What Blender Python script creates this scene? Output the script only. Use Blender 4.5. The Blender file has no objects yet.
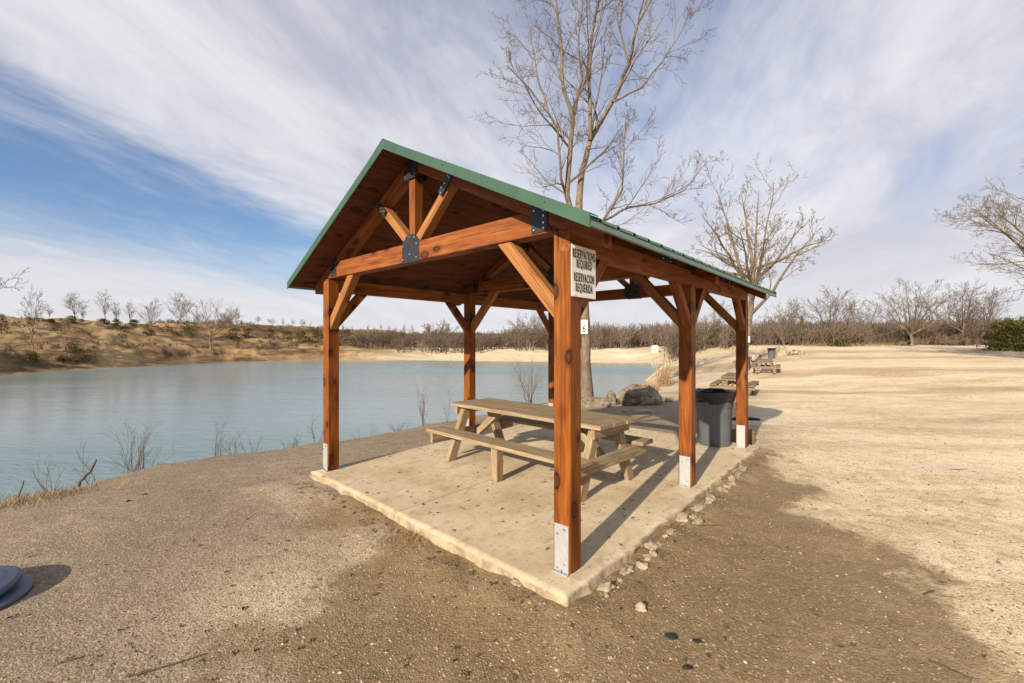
import bpy, bmesh, math, random
import numpy as np
from mathutils import Vector, Matrix, noise as mnoise
R_ = math.radians
scene = bpy.context.scene
COL = scene.collection
F, HY = 429.29, 341.08                      # focal length in pixels, horizon row
EYE = 1.6
def at(px, d): return (px - 512.0) * d / F  # world x of a picture column at distance d
def up(py, d): return EYE - (py - HY) * d / F
def gp(px, py, zg=-0.1):
    d = (EYE - zg) * F / (py - HY)
    return (at(px, d), d)

# ------------------------------------------------------------------ tags
def tag(o, label=None, cat=None, group=None, kind=None):
    if label: o['label'] = label
    if cat: o['category'] = cat
    if group: o['group'] = group
    if kind: o['kind'] = kind
    return o
def empty(name, loc, rz=0, label=None, cat=None, group=None):
    o = bpy.data.objects.new(name, None); COL.objects.link(o)
    o.location = loc; o.rotation_euler = (0, 0, rz); o.empty_display_size = .2
    return tag(o, label, cat, group)
def link(name, me, mats, parent=None):
    o = bpy.data.objects.new(name, me); COL.objects.link(o)
    for m in (mats if isinstance(mats, (list, tuple)) else [mats]): me.materials.append(m)
    if parent: o.parent = parent
    return o
def obj(name, bm, mats, parent=None, smooth=False):
    me = bpy.data.meshes.new(name)
    bmesh.ops.recalc_face_normals(bm, faces=bm.faces)
    if smooth:
        for f in bm.faces: f.smooth = True
    bm.to_mesh(me); bm.free()
    return link(name, me, mats, parent)
def np_mesh(name, V, Fc, smooth=True, n=None):
    """V (N,3); Fc (M,k) array, all faces with k corners"""
    me = bpy.data.meshes.new(name)
    V = np.asarray(V, dtype=np.float32); Fc = np.asarray(Fc, dtype=np.int32)
    me.vertices.add(len(V)); me.vertices.foreach_set('co', V.ravel())
    k = Fc.shape[1]
    me.loops.add(Fc.size); me.loops.foreach_set('vertex_index', Fc.ravel())
    me.polygons.add(len(Fc)); me.polygons.foreach_set('loop_start', np.arange(0, Fc.size, k, dtype=np.int32))
    me.polygons.foreach_set('use_smooth', np.full(len(Fc), smooth, dtype=bool))
    me.update(calc_edges=True); me.validate()
    return me
def fattr(me, name, vals, dom='POINT'):
    a = me.attributes.new(name, 'FLOAT', dom); a.data.foreach_set('value', np.asarray(vals, dtype=np.float32))
def copy_tree(o, parent=None):
    c = o.copy(); COL.objects.link(c); c.parent = parent
    if parent: c.matrix_parent_inverse = o.matrix_parent_inverse
    for ch in list(o.children): copy_tree(ch, c)
    return c

# ------------------------------------------------------------------ node helpers
class NT:
    def __init__(s, name=None, world=False):
        if world:
            s.m = bpy.data.worlds.new(name); s.m.use_nodes = True
        else:
            s.m = bpy.data.materials.new(name); s.m.use_nodes = True
        s.t = s.m.node_tree; s.t.nodes.clear()
    def n(s, ty, **kw):
        nd = s.t.nodes.new(ty)
        for k, v in kw.items():
            if k == 'ins':
                for a, b in v.items(): s.put(nd.inputs[a], b)
            else: setattr(nd, k, v)
        return nd
    def put(s, sock, v):
        if isinstance(v, bpy.types.NodeSocket): s.t.links.new(v, sock)
        elif v is not None:
            if isinstance(v, (tuple, list)) and len(v) == 3 and sock.type == 'RGBA': v = (*v, 1)
            sock.default_value = v
    def math(s, op, a, b=None, c=None, clamp=False):
        nd = s.n('ShaderNodeMath', operation=op, use_clamp=clamp)
        for i, v in enumerate((a, b, c)):
            if v is not None: s.put(nd.inputs[i], v)
        return nd.outputs[0]
    def mix(s, f, a, b, mode='MIX'):
        nd = s.n('ShaderNodeMix', data_type='RGBA', blend_type=mode)
        s.put(nd.inputs[0], f); s.put(nd.inputs[6], a); s.put(nd.inputs[7], b)
        return nd.outputs[2]
    def ramp(s, f, stops):
        nd = s.n('ShaderNodeValToRGB'); e = nd.color_ramp.elements
        while len(e) < len(stops): e.new(0.5)
        for i, (p, c) in enumerate(stops):
            e[i].position = p; e[i].color = (*c, 1) if isinstance(c, tuple) else (c, c, c, 1)
        s.put(nd.inputs[0], f); return nd.outputs[0]
    def sstep(s, x, a, b):
        nd = s.n('ShaderNodeMapRange', interpolation_type='SMOOTHSTEP')
        s.put(nd.inputs[0], x); s.put(nd.inputs[1], a); s.put(nd.inputs[2], b); return nd.outputs[0]
    def coord(s, out='Object'): return s.n('ShaderNodeTexCoord').outputs[out]
    def mapping(s, v, scale=(1, 1, 1), rot=(0, 0, 0), loc=(0, 0, 0)):
        nd = s.n('ShaderNodeMapping'); s.put(nd.inputs[0], v)
        nd.inputs['Scale'].default_value = scale; nd.inputs['Rotation'].default_value = rot
        s.put(nd.inputs['Location'], loc); return nd.outputs[0]
    def noise(s, v, scale, detail=4, rough=.55, dist=0):
        nd = s.n('ShaderNodeTexNoise'); s.put(nd.inputs['Vector'], v)
        nd.inputs['Scale'].default_value = scale; nd.inputs['Detail'].default_value = detail
        nd.inputs['Roughness'].default_value = rough; nd.inputs['Distortion'].default_value = dist
        return nd.outputs[0]
    def voro(s, v, scale, feat='F1', out='Distance'):
        nd = s.n('ShaderNodeTexVoronoi', feature=feat); s.put(nd.inputs['Vector'], v)
        nd.inputs['Scale'].default_value = scale; return nd.outputs[out]
    def bump(s, h, strength=.3, dist=.01, normal=None):
        nd = s.n('ShaderNodeBump'); nd.inputs['Strength'].default_value = strength
        nd.inputs['Distance'].default_value = dist; s.put(nd.inputs['Height'], h)
        if normal: s.put(nd.inputs['Normal'], normal)
        return nd.outputs[0]
    def attr(s, name): return s.n('ShaderNodeAttribute', attribute_name=name).outputs['Fac']
    def rnd(s): return s.n('ShaderNodeObjectInfo').outputs['Random']
    def out(s, color, rough=.7, normal=None, metal=0, spec=.5, **kw):
        b = s.n('ShaderNodeBsdfPrincipled')
        s.put(b.inputs['Base Color'], color); s.put(b.inputs['Roughness'], rough)
        b.inputs['Metallic'].default_value = metal; b.inputs['Specular IOR Level'].default_value = spec
        if normal: s.put(b.inputs['Normal'], normal)
        for k, v in kw.items(): s.put(b.inputs[k], v)
        o = s.n('ShaderNodeOutputMaterial'); s.t.links.new(b.outputs[0], o.inputs[0])
        return s.m

# ------------------------------------------------------------------ materials
def mat_stained(name, dark, mid, light, rough=.5, kn=.70):
    t = NT(name); r = t.rnd()
    off = t.n('ShaderNodeCombineXYZ'); t.put(off.inputs[0], t.math('MULTIPLY', r, 37.)); t.put(off.inputs[1], t.math('MULTIPLY', r, 11.))
    add = t.n('ShaderNodeVectorMath', operation='ADD'); t.put(add.inputs[0], t.coord()); t.put(add.inputs[1], off.outputs[0])
    c = add.outputs[0]
    g = t.noise(t.mapping(c, (1.6, 34, 34)), 1.6, 5, .6, .6)
    g2 = t.noise(t.mapping(c, (.8, 5, 5)), 2.2, 3, .5, .4)
    fine = t.noise(t.mapping(c, (6, 160, 160)), 2, 3, .6)
    col = t.ramp(t.math('ADD', t.math('MULTIPLY', g, .62), t.math('MULTIPLY', g2, .38)), [(.33, dark), (.5, mid), (.68, light)])
    kc = t.mapping(c, (4.6, 8.5, 8.5))
    k = t.math('ADD', t.voro(kc, 1.0), t.math('MULTIPLY', t.math('SUBTRACT', t.noise(c, 30, 2), .5), .05))
    kr = t.n('ShaderNodeSeparateColor'); t.put(kr.inputs[0], t.voro(kc, 1.0, 'F1', 'Color'))
    on = t.sstep(kr.outputs[0], kn, kn+.02)
    knot = t.math('MULTIPLY', t.math('SUBTRACT', 1., t.sstep(k, .22, .25)), on)
    ring = t.math('MULTIPLY', t.math('MULTIPLY', t.sstep(k, .17, .22), t.math('SUBTRACT', 1., t.sstep(k, .25, .32))), on)
    halo = t.math('MULTIPLY', t.math('MULTIPLY', t.math('SUBTRACT', 1., t.sstep(k, .26, .6)), on), .5)
    col = t.mix(halo, col, dark); col = t.mix(t.math('MULTIPLY', knot, .8), col, (dark[0]*1.1, dark[1]*.9, dark[2]))
    col = t.mix(t.math('MULTIPLY', ring, .85), col, (dark[0]*.25, dark[1]*.25, dark[2]*.4))
    crk = t.sstep(t.noise(t.mapping(c, (1.1, 75, 75)), 1.1, 2, .5, .25), .68, .73); col = t.mix(t.math('MULTIPLY', crk, .6), col, (dark[0]*.3, dark[1]*.3, dark[2]*.4))
    w = t.sstep(t.noise(c, 3.1, 3), .62, .8)
    col = t.mix(t.math('MULTIPLY', w, .35), col, (dark[0]*.55, dark[1]*.6, dark[2]*.8))
    col = t.mix(t.math('MULTIPLY', t.math('SUBTRACT', r, .4), .3, clamp=True), col, dark)
    nr = t.bump(t.math('ADD', g, t.math('MULTIPLY', fine, .5)), .25, .004)
    return t.out(col, t.math('ADD', rough, t.math('MULTIPLY', g, .2)), nr, spec=.22)
M = {}
M['post'] = mat_stained('stained_pine', (.055, .014, .003), (.180, .050, .006), (.30, .098, .012), .45, .36)
M['beam'] = mat_stained('stained_pine_beam', (.080, .022, .007), (.215, .064, .015), (.34, .122, .031), .55)
M['brace'] = mat_stained('stained_pine_brace', (.14, .055, .020), (.28, .118, .038), (.40, .19, .070), .6)
M['deck'] = mat_stained('stained_pine_deck', (.042, .013, .006), (.098, .029, .011), (.155, .050, .018), .65)

def mat_weathered(name, a, b, c_, worn=.5):
    t = NT(name); r = t.rnd()
    off = t.n('ShaderNodeCombineXYZ'); t.put(off.inputs[0], t.math('MULTIPLY', r, 23.))
    add = t.n('ShaderNodeVectorMath', operation='ADD'); t.put(add.inputs[0], t.coord()); t.put(add.inputs[1], off.outputs[0])
    c = add.outputs[0]
    g = t.noise(t.mapping(c, (1.5, 40, 40)), 1.5, 6, .65, .5)
    p = t.noise(c, 5, 4)
    col = t.ramp(g, [(.3, a), (.52, b), (.72, c_)])
    col = t.mix(t.math('MULTIPLY', t.sstep(p, .45, .7), worn), col, (.20, .115, .058))
    cr = t.sstep(t.noise(t.mapping(c, (1.2, 60, 60)), 1.2, 2, .5, .3), .66, .74)
    col = t.mix(t.math('MULTIPLY', cr, .7), col, (.06, .045, .03))
    return t.out(col, .85, t.bump(t.math('SUBTRACT', g, cr), .5, .006), spec=.2)
M['table'] = mat_weathered('weathered_pine', (.14, .10, .060), (.275, .205, .128), (.40, .32, .21))
M['table_old'] = mat_weathered('weathered_pine_far', (.10, .072, .05), (.19, .142, .10), (.27, .21, .15))
M['timber'] = mat_weathered('old_timber', (.08, .05, .032), (.15, .095, .058), (.22, .15, .095))

def mat_simple(name, col, rough=.5, metal=0, var=.15, scale=8, bump=.1, bscale=60, spec=.5):
    t = NT(name); c = t.coord()
    n = t.noise(c, scale, 4)
    k = tuple(x * (1 - var) for x in col); l = tuple(min(1, x * (1 + var)) for x in col)
    co = t.ramp(n, [(.3, k), (.7, l)])
    return t.out(co, t.math('ADD', rough - .08, t.math('MULTIPLY', n, .16)), t.bump(t.noise(c, bscale, 3), bump, .003), metal, spec)
M['eave'] = mat_simple('reflection_tinted_green_metal', (.115, .155, .125), .45, 0, .14, 5, .05)  # eave trim green made greyer: its glossy reflection is put into the colour
M['green'] = mat_simple('green_painted_metal', (.033, .078, .048), .45, 0, .14, 5, .05)
M['black_plate'] = mat_simple('black_powder_coated_steel', (.018, .020, .026), .45, 0, .2, 20, .1)
M['bolt'] = mat_simple('zinc_bolt', (.55, .56, .58), .35, .9, .1)
def mat_galv():
    t = NT('galvanised_steel'); c = t.coord()
    v = t.voro(c, 38, 'F1', 'Color'); s = t.n('ShaderNodeSeparateColor'); t.put(s.inputs[0], v)
    n = t.noise(c, 9, 4)
    col = t.mix(t.math('MULTIPLY', s.outputs[0], .35), (.40, .405, .415), (.28, .29, .30))
    col = t.mix(t.sstep(n, .55, .8), col, (.42, .40, .36))
    return t.out(col, t.math('ADD', .42, t.math('MULTIPLY', s.outputs[1], .15)), None, .35)
M['galv'] = mat_galv()
M['plastic'] = mat_simple('grey_plastic', (.085, .098, .112), .5, 0, .14, 6, .15, 30)
M['lid'] = mat_simple('blue_grey_plastic', (.075, .095, .14), .5, 0, .15, 7, .15, 30)
M['bag'] = mat_simple('black_bin_liner', (.010, .010, .012), .38, 0, .2, 8, .5, 25)
M['soot'] = mat_simple('charred_black', (.012, .011, .010), .8, 0, .3, 9, .5, 40)
M['sign'] = mat_simple('sign_white', (.80, .79, .75), .55, 0, .07, 7, .05, 30)
M['ink'] = mat_simple('sign_ink', (.015, .015, .016), .6, 0, .2, 10, .0)
M['shed'] = mat_simple('pale_painted_box', (.70, .64, .50), .7, 0, .1)
def mat_bark(name, a, b, c_):
    t = NT(name); c = t.coord(); r = t.rnd()
    n = t.noise(t.mapping(c, (9, 9, 2.2)), 2.4, 5, .6, .5); p = t.noise(c, 1.1, 3)
    col = t.ramp(t.math('ADD', t.math('MULTIPLY', n, .6), t.math('MULTIPLY', p, .4)), [(.33, a), (.5, b), (.66, c_)])
    col = t.mix(t.math('MULTIPLY', r, .35), col, a)
    return t.out(col, .9, t.bump(n, .7, .03), spec=.15)
M['bark'] = mat_bark('pale_bark', (.075, .056, .040), (.165, .125, .088), (.27, .215, .15))
M['bark_dark'] = mat_bark('grey_brown_bark', (.07, .05, .036), (.145, .105, .075), (.22, .165, .12))
M['bark_far'] = mat_bark('far_bark', (.12, .085, .06), (.21, .155, .11), (.29, .225, .16))
M['twig'] = mat_bark('dry_twig', (.05, .035, .026), (.12, .085, .06), (.20, .15, .105))
def mat_foliage(name, a, b):
    t = NT(name); c = t.coord(); n = t.noise(c, 2.2, 4); v = t.attr('tint')
    col = t.mix(t.math('ADD', t.math('MULTIPLY', v, .6), t.math('MULTIPLY', n, .4)), a, b)
    return t.out(col, .8, None, spec=.2)
M['cedar'] = mat_foliage('cedar_foliage', (.028, .032, .009), (.105, .09, .022))
M['bush'] = mat_foliage('dull_bush', (.045, .04, .012), (.11, .09, .03))
M['drybrush'] = mat_foliage('dry_brush', (.09, .055, .03), (.24, .16, .085))
M['drygrass'] = mat_foliage('dry_grass_blades', (.16, .095, .045), (.42, .29, .14))
M['wood_mass'] = mat_foliage('bare_wood_mass', (.062, .048, .039), (.225, .168, .122))
M['litter'] = mat_foliage('dead_leaf', (.045, .028, .016), (.19, .115, .055))
M['reed'] = mat_foliage('reed_stems', (.22, .13, .06), (.46, .32, .17))
def mat_rock():
    t = NT('limestone'); c = t.coord(); r = t.rnd()
    n = t.noise(c, 3.5, 6, .65); v = t.noise(c, 14, 5, .6)
    col = t.ramp(n, [(.3, (.13, .10, .07)), (.5, (.29, .235, .165)), (.7, (.47, .39, .28))])
    col = t.mix(t.math('MULTIPLY', t.sstep(v, .5, .7), .5), col, (.16, .125, .09))
    col = t.mix(t.math('MULTIPLY', r, .3), col, (.55, .46, .33))
    return t.out(col, .9, t.bump(t.math('ADD', n, t.math('MULTIPLY', v, .6)), .8, .03), spec=.2)
M['rock'] = mat_rock()
def mat_crag():
    t = NT('dark_crag'); c = t.coord(); n = t.noise(c, 3., 7, .72); v = t.noise(t.mapping(c, (1, 1, 2.5)), 5, 5, .7)
    col = t.ramp(n, [(.34, (.10, .08, .058)), (.5, (.22, .175, .125)), (.68, (.36, .30, .215))])
    col = t.mix(t.math('MULTIPLY', t.sstep(v, .54, .64), .7), col, (.045, .036, .028))
    return t.out(col, .95, t.bump(t.math('ADD', n, v), 1., .08), spec=.15)
M['crag'] = mat_crag()
def mat_pebble():
    t = NT('pebbles'); v = t.attr('tint')
    col = t.ramp(v, [(0., (.08, .055, .034)), (.4, (.18, .13, .082)), (.8, (.30, .23, .15)), (1., (.46, .39, .28))])
    return t.out(col, .85, None, spec=.25)
M['pebble'] = mat_pebble()
def mat_concrete():
    t = NT('concrete'); c = t.coord()
    n = t.noise(c, 1.3, 5, .6); f = t.noise(c, 45, 4, .7); s = t.noise(t.mapping(c, (1, 1.6, 1)), 4.5, 5, .65)
    col = t.ramp(n, [(.3, (.40, .305, .185)), (.5, (.54, .44, .295)), (.7, (.63, .535, .385))])
    col = t.mix(t.math('MULTIPLY', t.sstep(s, .52, .68), .55), col, (.30, .215, .125))
    col = t.mix(t.math('MULTIPLY', t.sstep(t.noise(c, 7.5, 4, .7), .64, .70), .75), col, (.17, .115, .065))
    col = t.mix(t.math('MULTIPLY', t.sstep(f, .45, .75), .25), col, (.27, .22, .15))
    # sawn control joints
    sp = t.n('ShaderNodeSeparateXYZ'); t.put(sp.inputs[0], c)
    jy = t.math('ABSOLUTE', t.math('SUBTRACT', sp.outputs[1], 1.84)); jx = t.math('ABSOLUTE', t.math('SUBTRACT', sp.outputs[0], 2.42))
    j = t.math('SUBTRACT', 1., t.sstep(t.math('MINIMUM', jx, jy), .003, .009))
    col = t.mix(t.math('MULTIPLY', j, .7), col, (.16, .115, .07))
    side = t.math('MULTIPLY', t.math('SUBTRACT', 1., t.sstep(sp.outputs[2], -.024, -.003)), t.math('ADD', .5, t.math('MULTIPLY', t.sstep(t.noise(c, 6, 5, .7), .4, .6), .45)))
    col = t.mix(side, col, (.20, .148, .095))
    grit = t.noise(c, 13, 6, .8); col = t.mix(t.math('MULTIPLY', t.sstep(grit, .50, .62), .38), col, (.33, .235, .135)); col = t.mix(t.math('MULTIPLY', t.sstep(t.noise(c, 70, 3, .7), .58, .7), .4), col, (.25, .185, .115))
    pit = t.sstep(t.noise(c, 19, 4, .7), .58, .66); col = t.mix(t.math('MULTIPLY', pit, .3), col, (.2, .145, .085))
    h = t.math('SUBTRACT', t.math('SUBTRACT', t.math('MULTIPLY', f, .4), j), t.math('MULTIPLY', pit, .5))
    return t.out(col, .85, t.bump(h, .35, .006), spec=.25)
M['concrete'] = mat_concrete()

def mat_ground():
    t = NT('gravel_ground'); c = t.coord()
    wet0, hill, sand = t.attr('wet'), t.attr('hill'), t.attr('sand')
    st = t.voro(c, 85, 'F1', 'Color'); ss = t.n('ShaderNodeSeparateColor'); t.put(ss.inputs[0], st)
    sd = t.voro(c, 85)
    fine = t.noise(c, 95, 3, .7); midn = t.noise(c, 5.5, 6, .7); big = t.noise(c, .55, 4, .6)
    stretch = t.noise(t.mapping(c, (.10, .55, 1), (0, 0, R_(-8))), 1.0, 6, .65, .8)
    grey = t.ramp(t.math('ADD', t.math('MULTIPLY', midn, .5), t.math('MULTIPLY', big, .5)),
                  [(.3, (.155, .115, .080)), (.5, (.235, .178, .122)), (.68, (.34, .268, .185))])
    sandc = t.ramp(t.math('ADD', t.math('MULTIPLY', midn, .45), t.math('MULTIPLY', stretch, .55)),
                   [(.33, (.36, .245, .125)), (.43, (.54, .41, .24)), (.51, (.69, .555, .37)), (.64, (.76, .645, .46))])
    tk = t.math('MULTIPLY', t.attr('track'), t.sstep(t.math('ADD', midn, t.math('MULTIPLY', stretch, .6)), .55, .95))
    sandc = t.mix(tk, sandc, (.34, .225, .105))
    col = t.mix(sand, grey, sandc)
    # stone by stone colour
    stone = t.math('MULTIPLY', t.math('SUBTRACT', ss.outputs[0], .5), .75)
    col = t.mix(t.math('MULTIPLY', t.math('SUBTRACT', ss.outputs[0], .72, clamp=True), 1.5), col, (.60, .52, .38))
    col = t.mix(t.math('MULTIPLY', t.math('SUBTRACT', .30, ss.outputs[0], clamp=True), 2.0), col, (.14, .10, .065))
    # damp, darker gravel
    w = t.math('ADD', wet0, t.math('ADD', t.math('MULTIPLY', t.math('SUBTRACT', midn, .5), .9), t.math('MULTIPLY', t.math('SUBTRACT', t.noise(c, 22, 4, .7), .5), .45)))
    w = t.math('MULTIPLY', t.sstep(w, .26, .74), t.sstep(wet0, .02, .2))
    wc = t.mix(t.math('MULTIPLY', ss.outputs[1], .7), (.158, .104, .048), (.25, .172, .086))
    wc = t.mix(t.math('MULTIPLY', t.sstep(t.noise(c, 2.3, 5, .7), .46, .66), .5), wc, (.30, .215, .125))
    wc = t.mix(t.math('MULTIPLY', t.sstep(t.noise(c, 9, 4, .7), .55, .68), .4), wc, (.085, .055, .028))
    wc = t.mix(t.math('MULTIPLY', t.sstep(ss.outputs[2], .82, .98), .4), wc, (.40, .32, .21))
    col = t.mix(t.math('MULTIPLY', w, .92), col, wc)
    # hillside: dry grass, bare soil, pale scree
    hn = t.noise(t.mapping(c, (.09, .09, .45)), 1.0, 7, .72, .6); hs = t.noise(c, .38, 6, .72)
    hcol = t.ramp(hn, [(.34, (.070, .044, .025)), (.45, (.15, .092, .045)), (.54, (.27, .170, .075)), (.66, (.40, .275, .14))])
    hcol = t.mix(t.math('MULTIPLY', t.sstep(hs, .52, .62), .65), hcol, (.055, .038, .026))
    hcol = t.mix(t.math('MULTIPLY', t.sstep(t.noise(c, 1.3, 5, .75), .60, .66), .6), hcol, (.38, .31, .22))
    col = t.mix(hill, col, t.mix(t.math('MULTIPLY', t.attr('path'), t.math('ADD', .35, t.math('MULTIPLY', t.sstep(hs, .35, .6), .5))), hcol, (.36, .25, .13)))
    h = t.math('ADD', t.math('MULTIPLY', t.math('SUBTRACT', 1., sd), .5), t.math('MULTIPLY', fine, .5))
    nb = t.bump(midn, .35, .06); nb = t.bump(h, .55, .012, nb)
    return t.out(col, t.math('SUBTRACT', .95, t.math('MULTIPLY', w, .25)), nb, spec=.25)
M['ground'] = mat_ground()
def mat_water():
    t = NT('lake_water'); c = t.coord()
    w1 = t.noise(t.mapping(c, (1.4, 3.2, 1), (0, 0, R_(20))), 1.3, 4, .6, .3)
    w2 = t.noise(t.mapping(c, (.35, .9, 1), (0, 0, R_(12))), 1.0, 3, .5)
    calm = t.sstep(t.noise(t.mapping(c, (.02, .06, 1), (0, 0, R_(-14))), 1.0, 3, .5, .5), .40, .62)
    sx = t.n('ShaderNodeSeparateXYZ'); t.put(sx.inputs[0], c); calm = t.math('MULTIPLY', t.math('ADD', .25, t.math('MULTIPLY', calm, .75)), t.math('ADD', .35, t.math('MULTIPLY', t.sstep(sx.outputs[0], -26., -8.), .65)))
    b = t.n('ShaderNodeBump'); b.inputs['Distance'].default_value = .12
    t.put(b.inputs['Strength'], t.math('ADD', .10, t.math('MULTIPLY', calm, .55)))
    t.put(b.inputs['Height'], t.math('ADD', t.math('MULTIPLY', w1, .6), w2))
    col = t.mix(calm, (.225, .275, .27), (.17, .245, .256))
    return t.out(col, t.math('ADD', .10, t.math('MULTIPLY', calm, .24)), b.outputs[0], spec=.5, IOR=1.33)
M['water'] = mat_water()
def mat_hill():
    t = NT('far_wooded_ridge'); c = t.coord(); n = t.noise(t.mapping(c, (.05, .05, .12)), 1, 6, .7)
    return t.out(t.ramp(n, [(.35, (.10, .085, .085)), (.65, (.19, .16, .15))]), .95, None, spec=.1)
M['ridge'] = mat_hill()

# ------------------------------------------------------------------ sun, sky
SUN_EL = R_(22.5)
TR = Vector((.545, .838, 0)).normalized()                       # horizontal travel of the light
sdir = Vector((TR.x*math.cos(SUN_EL), TR.y*math.cos(SUN_EL), -math.sin(SUN_EL)))
sl = bpy.data.lights.new('sun', 'SUN'); sl.energy = 5.0; sl.angle = R_(.6); sl.color = (1., .87, .68)
so = bpy.data.objects.new('sun', sl); COL.objects.link(so); so.rotation_euler = sdir.to_track_quat('-Z', 'Y').to_euler()
so.location = (-20, -30, 25)

def make_world():
    t = NT('World', True); scene.world = t.m
    sky = t.n('ShaderNodeTexSky', sky_type='NISHITA', sun_disc=False)
    sky.sun_elevation = SUN_EL; sky.sun_rotation = math.atan2(-TR.x, -TR.y)
    sky.air_density = 1.0; sky.dust_density = .6; sky.ozone_density = 1.6; sky.altitude = 200
    sp = t.n('ShaderNodeSeparateXYZ'); t.put(sp.inputs[0], t.coord('Generated'))
    x, y, z = sp.outputs
    zz = t.math('ADD', t.math('MAXIMUM', z, 0.), .18)
    px, py = t.math('DIVIDE', x, zz), t.math('DIVIDE', y, zz)
    # s across the wind, t along it
    s = t.math('SUBTRACT', t.math('MULTIPLY', px, .937), t.math('MULTIPLY', py, .349))
    a = t.math('ADD', t.math('MULTIPLY', px, .349), t.math('MULTIPLY', py, .937))
    cv = t.n('ShaderNodeCombineXYZ'); t.put(cv.inputs[0], s); t.put(cv.inputs[1], a); cv = cv.outputs[0]
    big = t.noise(t.mapping(cv, (.9, .35, 1), loc=(3.1, 1.7, 0)), 1.0, 4, .55, .5)
    st = t.noise(t.mapping(cv, (2.0, 1.0, 1), (0, 0, R_(14)), loc=(1.3, .4, 0)), 1.0, 7, .62, .7)
    wisp = t.noise(t.mapping(cv, (8, 3.2, 1), (0, 0, R_(28)), loc=(.3, 5.4, 0)), 1.0, 6, .65, .8)
    sw = t.math('ADD', s, t.math('MULTIPLY', t.math('SUBTRACT', st, .5), .55))
    gap = t.math('MULTIPLY', t.math('SUBTRACT', 1., t.sstep(sw, -1.9, -1.28)), t.sstep(sw, -3.7, -2.1))
    gap = t.math('MULTIPLY', gap, t.math('SUBTRACT', 1., t.sstep(a, 2.0, 3.4)))
    thin = t.math('MULTIPLY', t.math('MULTIPLY', t.sstep(s, -.95, -.25), t.math('SUBTRACT', 1., t.sstep(s, .1, .75))), t.math('SUBTRACT', 1., t.sstep(a, 1.3, 2.6)))
    cov = t.math('ADD', .80, t.math('MULTIPLY', t.math('SUBTRACT', st, .5), .62))
    cov = t.math('ADD', cov, t.math('MULTIPLY', t.math('SUBTRACT', wisp, .5), .42))
    cov = t.math('ADD', cov, t.math('MULTIPLY', t.math('SUBTRACT', big, .5), .7))
    cov = t.math('SUBTRACT', cov, t.math('MULTIPLY', thin, .30))
    cov = t.math('SUBTRACT', cov, t.math('MULTIPLY', gap, .80))
    hz = t.math('SUBTRACT', 1., t.sstep(z, .03, .30))
    cov = t.math('ADD', cov, t.math('MULTIPLY', hz, .55))
    cov = t.math('MULTIPLY', t.sstep(cov, .0, 1.0), .97)
    # cloud brightness: thicker cloud is whiter low down, greyer overhead
    shade = t.math('ADD', t.math('MULTIPLY', st, .7), t.math('MULTIPLY', big, .5))
    cc = t.mix(t.sstep(shade, .42, .78), (6.8, 6.75, 7.6), (9.8, 9.7, 10.1))
    cc = t.mix(t.math('MULTIPLY', hz, .65), cc, (9.3, 9.25, 9.5))
    blue = t.mix(1., sky.outputs[0], (1.25, 1.42, 1.66), 'MULTIPLY'); col = t.mix(cov, blue, cc)
    bg = t.n('ShaderNodeBackground'); t.put(bg.inputs[0], col); bg.inputs[1].default_value = .053
    o = t.n('ShaderNodeOutputWorld'); t.t.links.new(bg.outputs[0], o.inputs[0])
make_world()

# ------------------------------------------------------------------ terrain
def ss(x, a, b):
    q = np.clip((x - a) / (b - a), 0, 1); return q * q * (3 - 2 * q)
def vnoise(x, y, seed=0):
    xi = np.floor(x).astype(np.int64); yi = np.floor(y).astype(np.int64); xf = x - xi; yf = y - yi
    def hsh(i, j):
        h = (i * 374761393 + j * 668265263 + seed * 974711) & 0x7fffffff
        h = ((h ^ (h >> 13)) * 1274126177) & 0x7fffffff
        return ((h ^ (h >> 16)) & 0xffff) / 65535.0
    u = xf * xf * (3 - 2 * xf); v = yf * yf * (3 - 2 * yf)
    return (hsh(xi, yi) * (1-u) + hsh(xi+1, yi) * u) * (1-v) + (hsh(xi, yi+1) * (1-u) + hsh(xi+1, yi+1) * u) * v - .5
def fbm(x, y, seed=0, o=4):
    r = 0; a = 1.
    for i in range(o): r = r + a * vnoise(x * 2**i, y * 2**i, seed + i); a *= .5
    return r
WATER = -1.6
LAKE = [(-9.5, 1.), (-7.5, 5.3), (-6.8, 7.6), (-4.5, 9.5), (-2.7, 12.4), (.2, 16.6), (3.4, 18.5), (7.2, 26), (11, 35), (17.0, 49), (21.5, 58),
        (22, 63), (14, 62.5), (6, 67), (-10, 70.5), (-19, 74), (-33.8, 76), (-44.5, 67), (-48, 53), (-49.7, 47), (-47, 39), (-52, 25), (-45, 0), (-30, -15), (-14, -8)]
def poly_sd(x, y, P):
    """signed distance, positive outside"""
    d2 = np.full(x.shape, 1e18); ins = np.zeros(x.shape, bool); n = len(P)
    for i in range(n):
        ax, ay = P[i]; bx, by = P[(i+1) % n]; ex, ey = bx-ax, by-ay
        q = np.clip(((x-ax)*ex + (y-ay)*ey) / (ex*ex+ey*ey), 0, 1)
        d2 = np.minimum(d2, (x-ax-q*ex)**2 + (y-ay-q*ey)**2)
        c = ((ay > y) != (by > y)) & (x < ex * (y-ay) / (ey if ey else 1e-9) + ax); ins ^= c
    d = np.sqrt(d2); return np.where(ins, -d, d)
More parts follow.
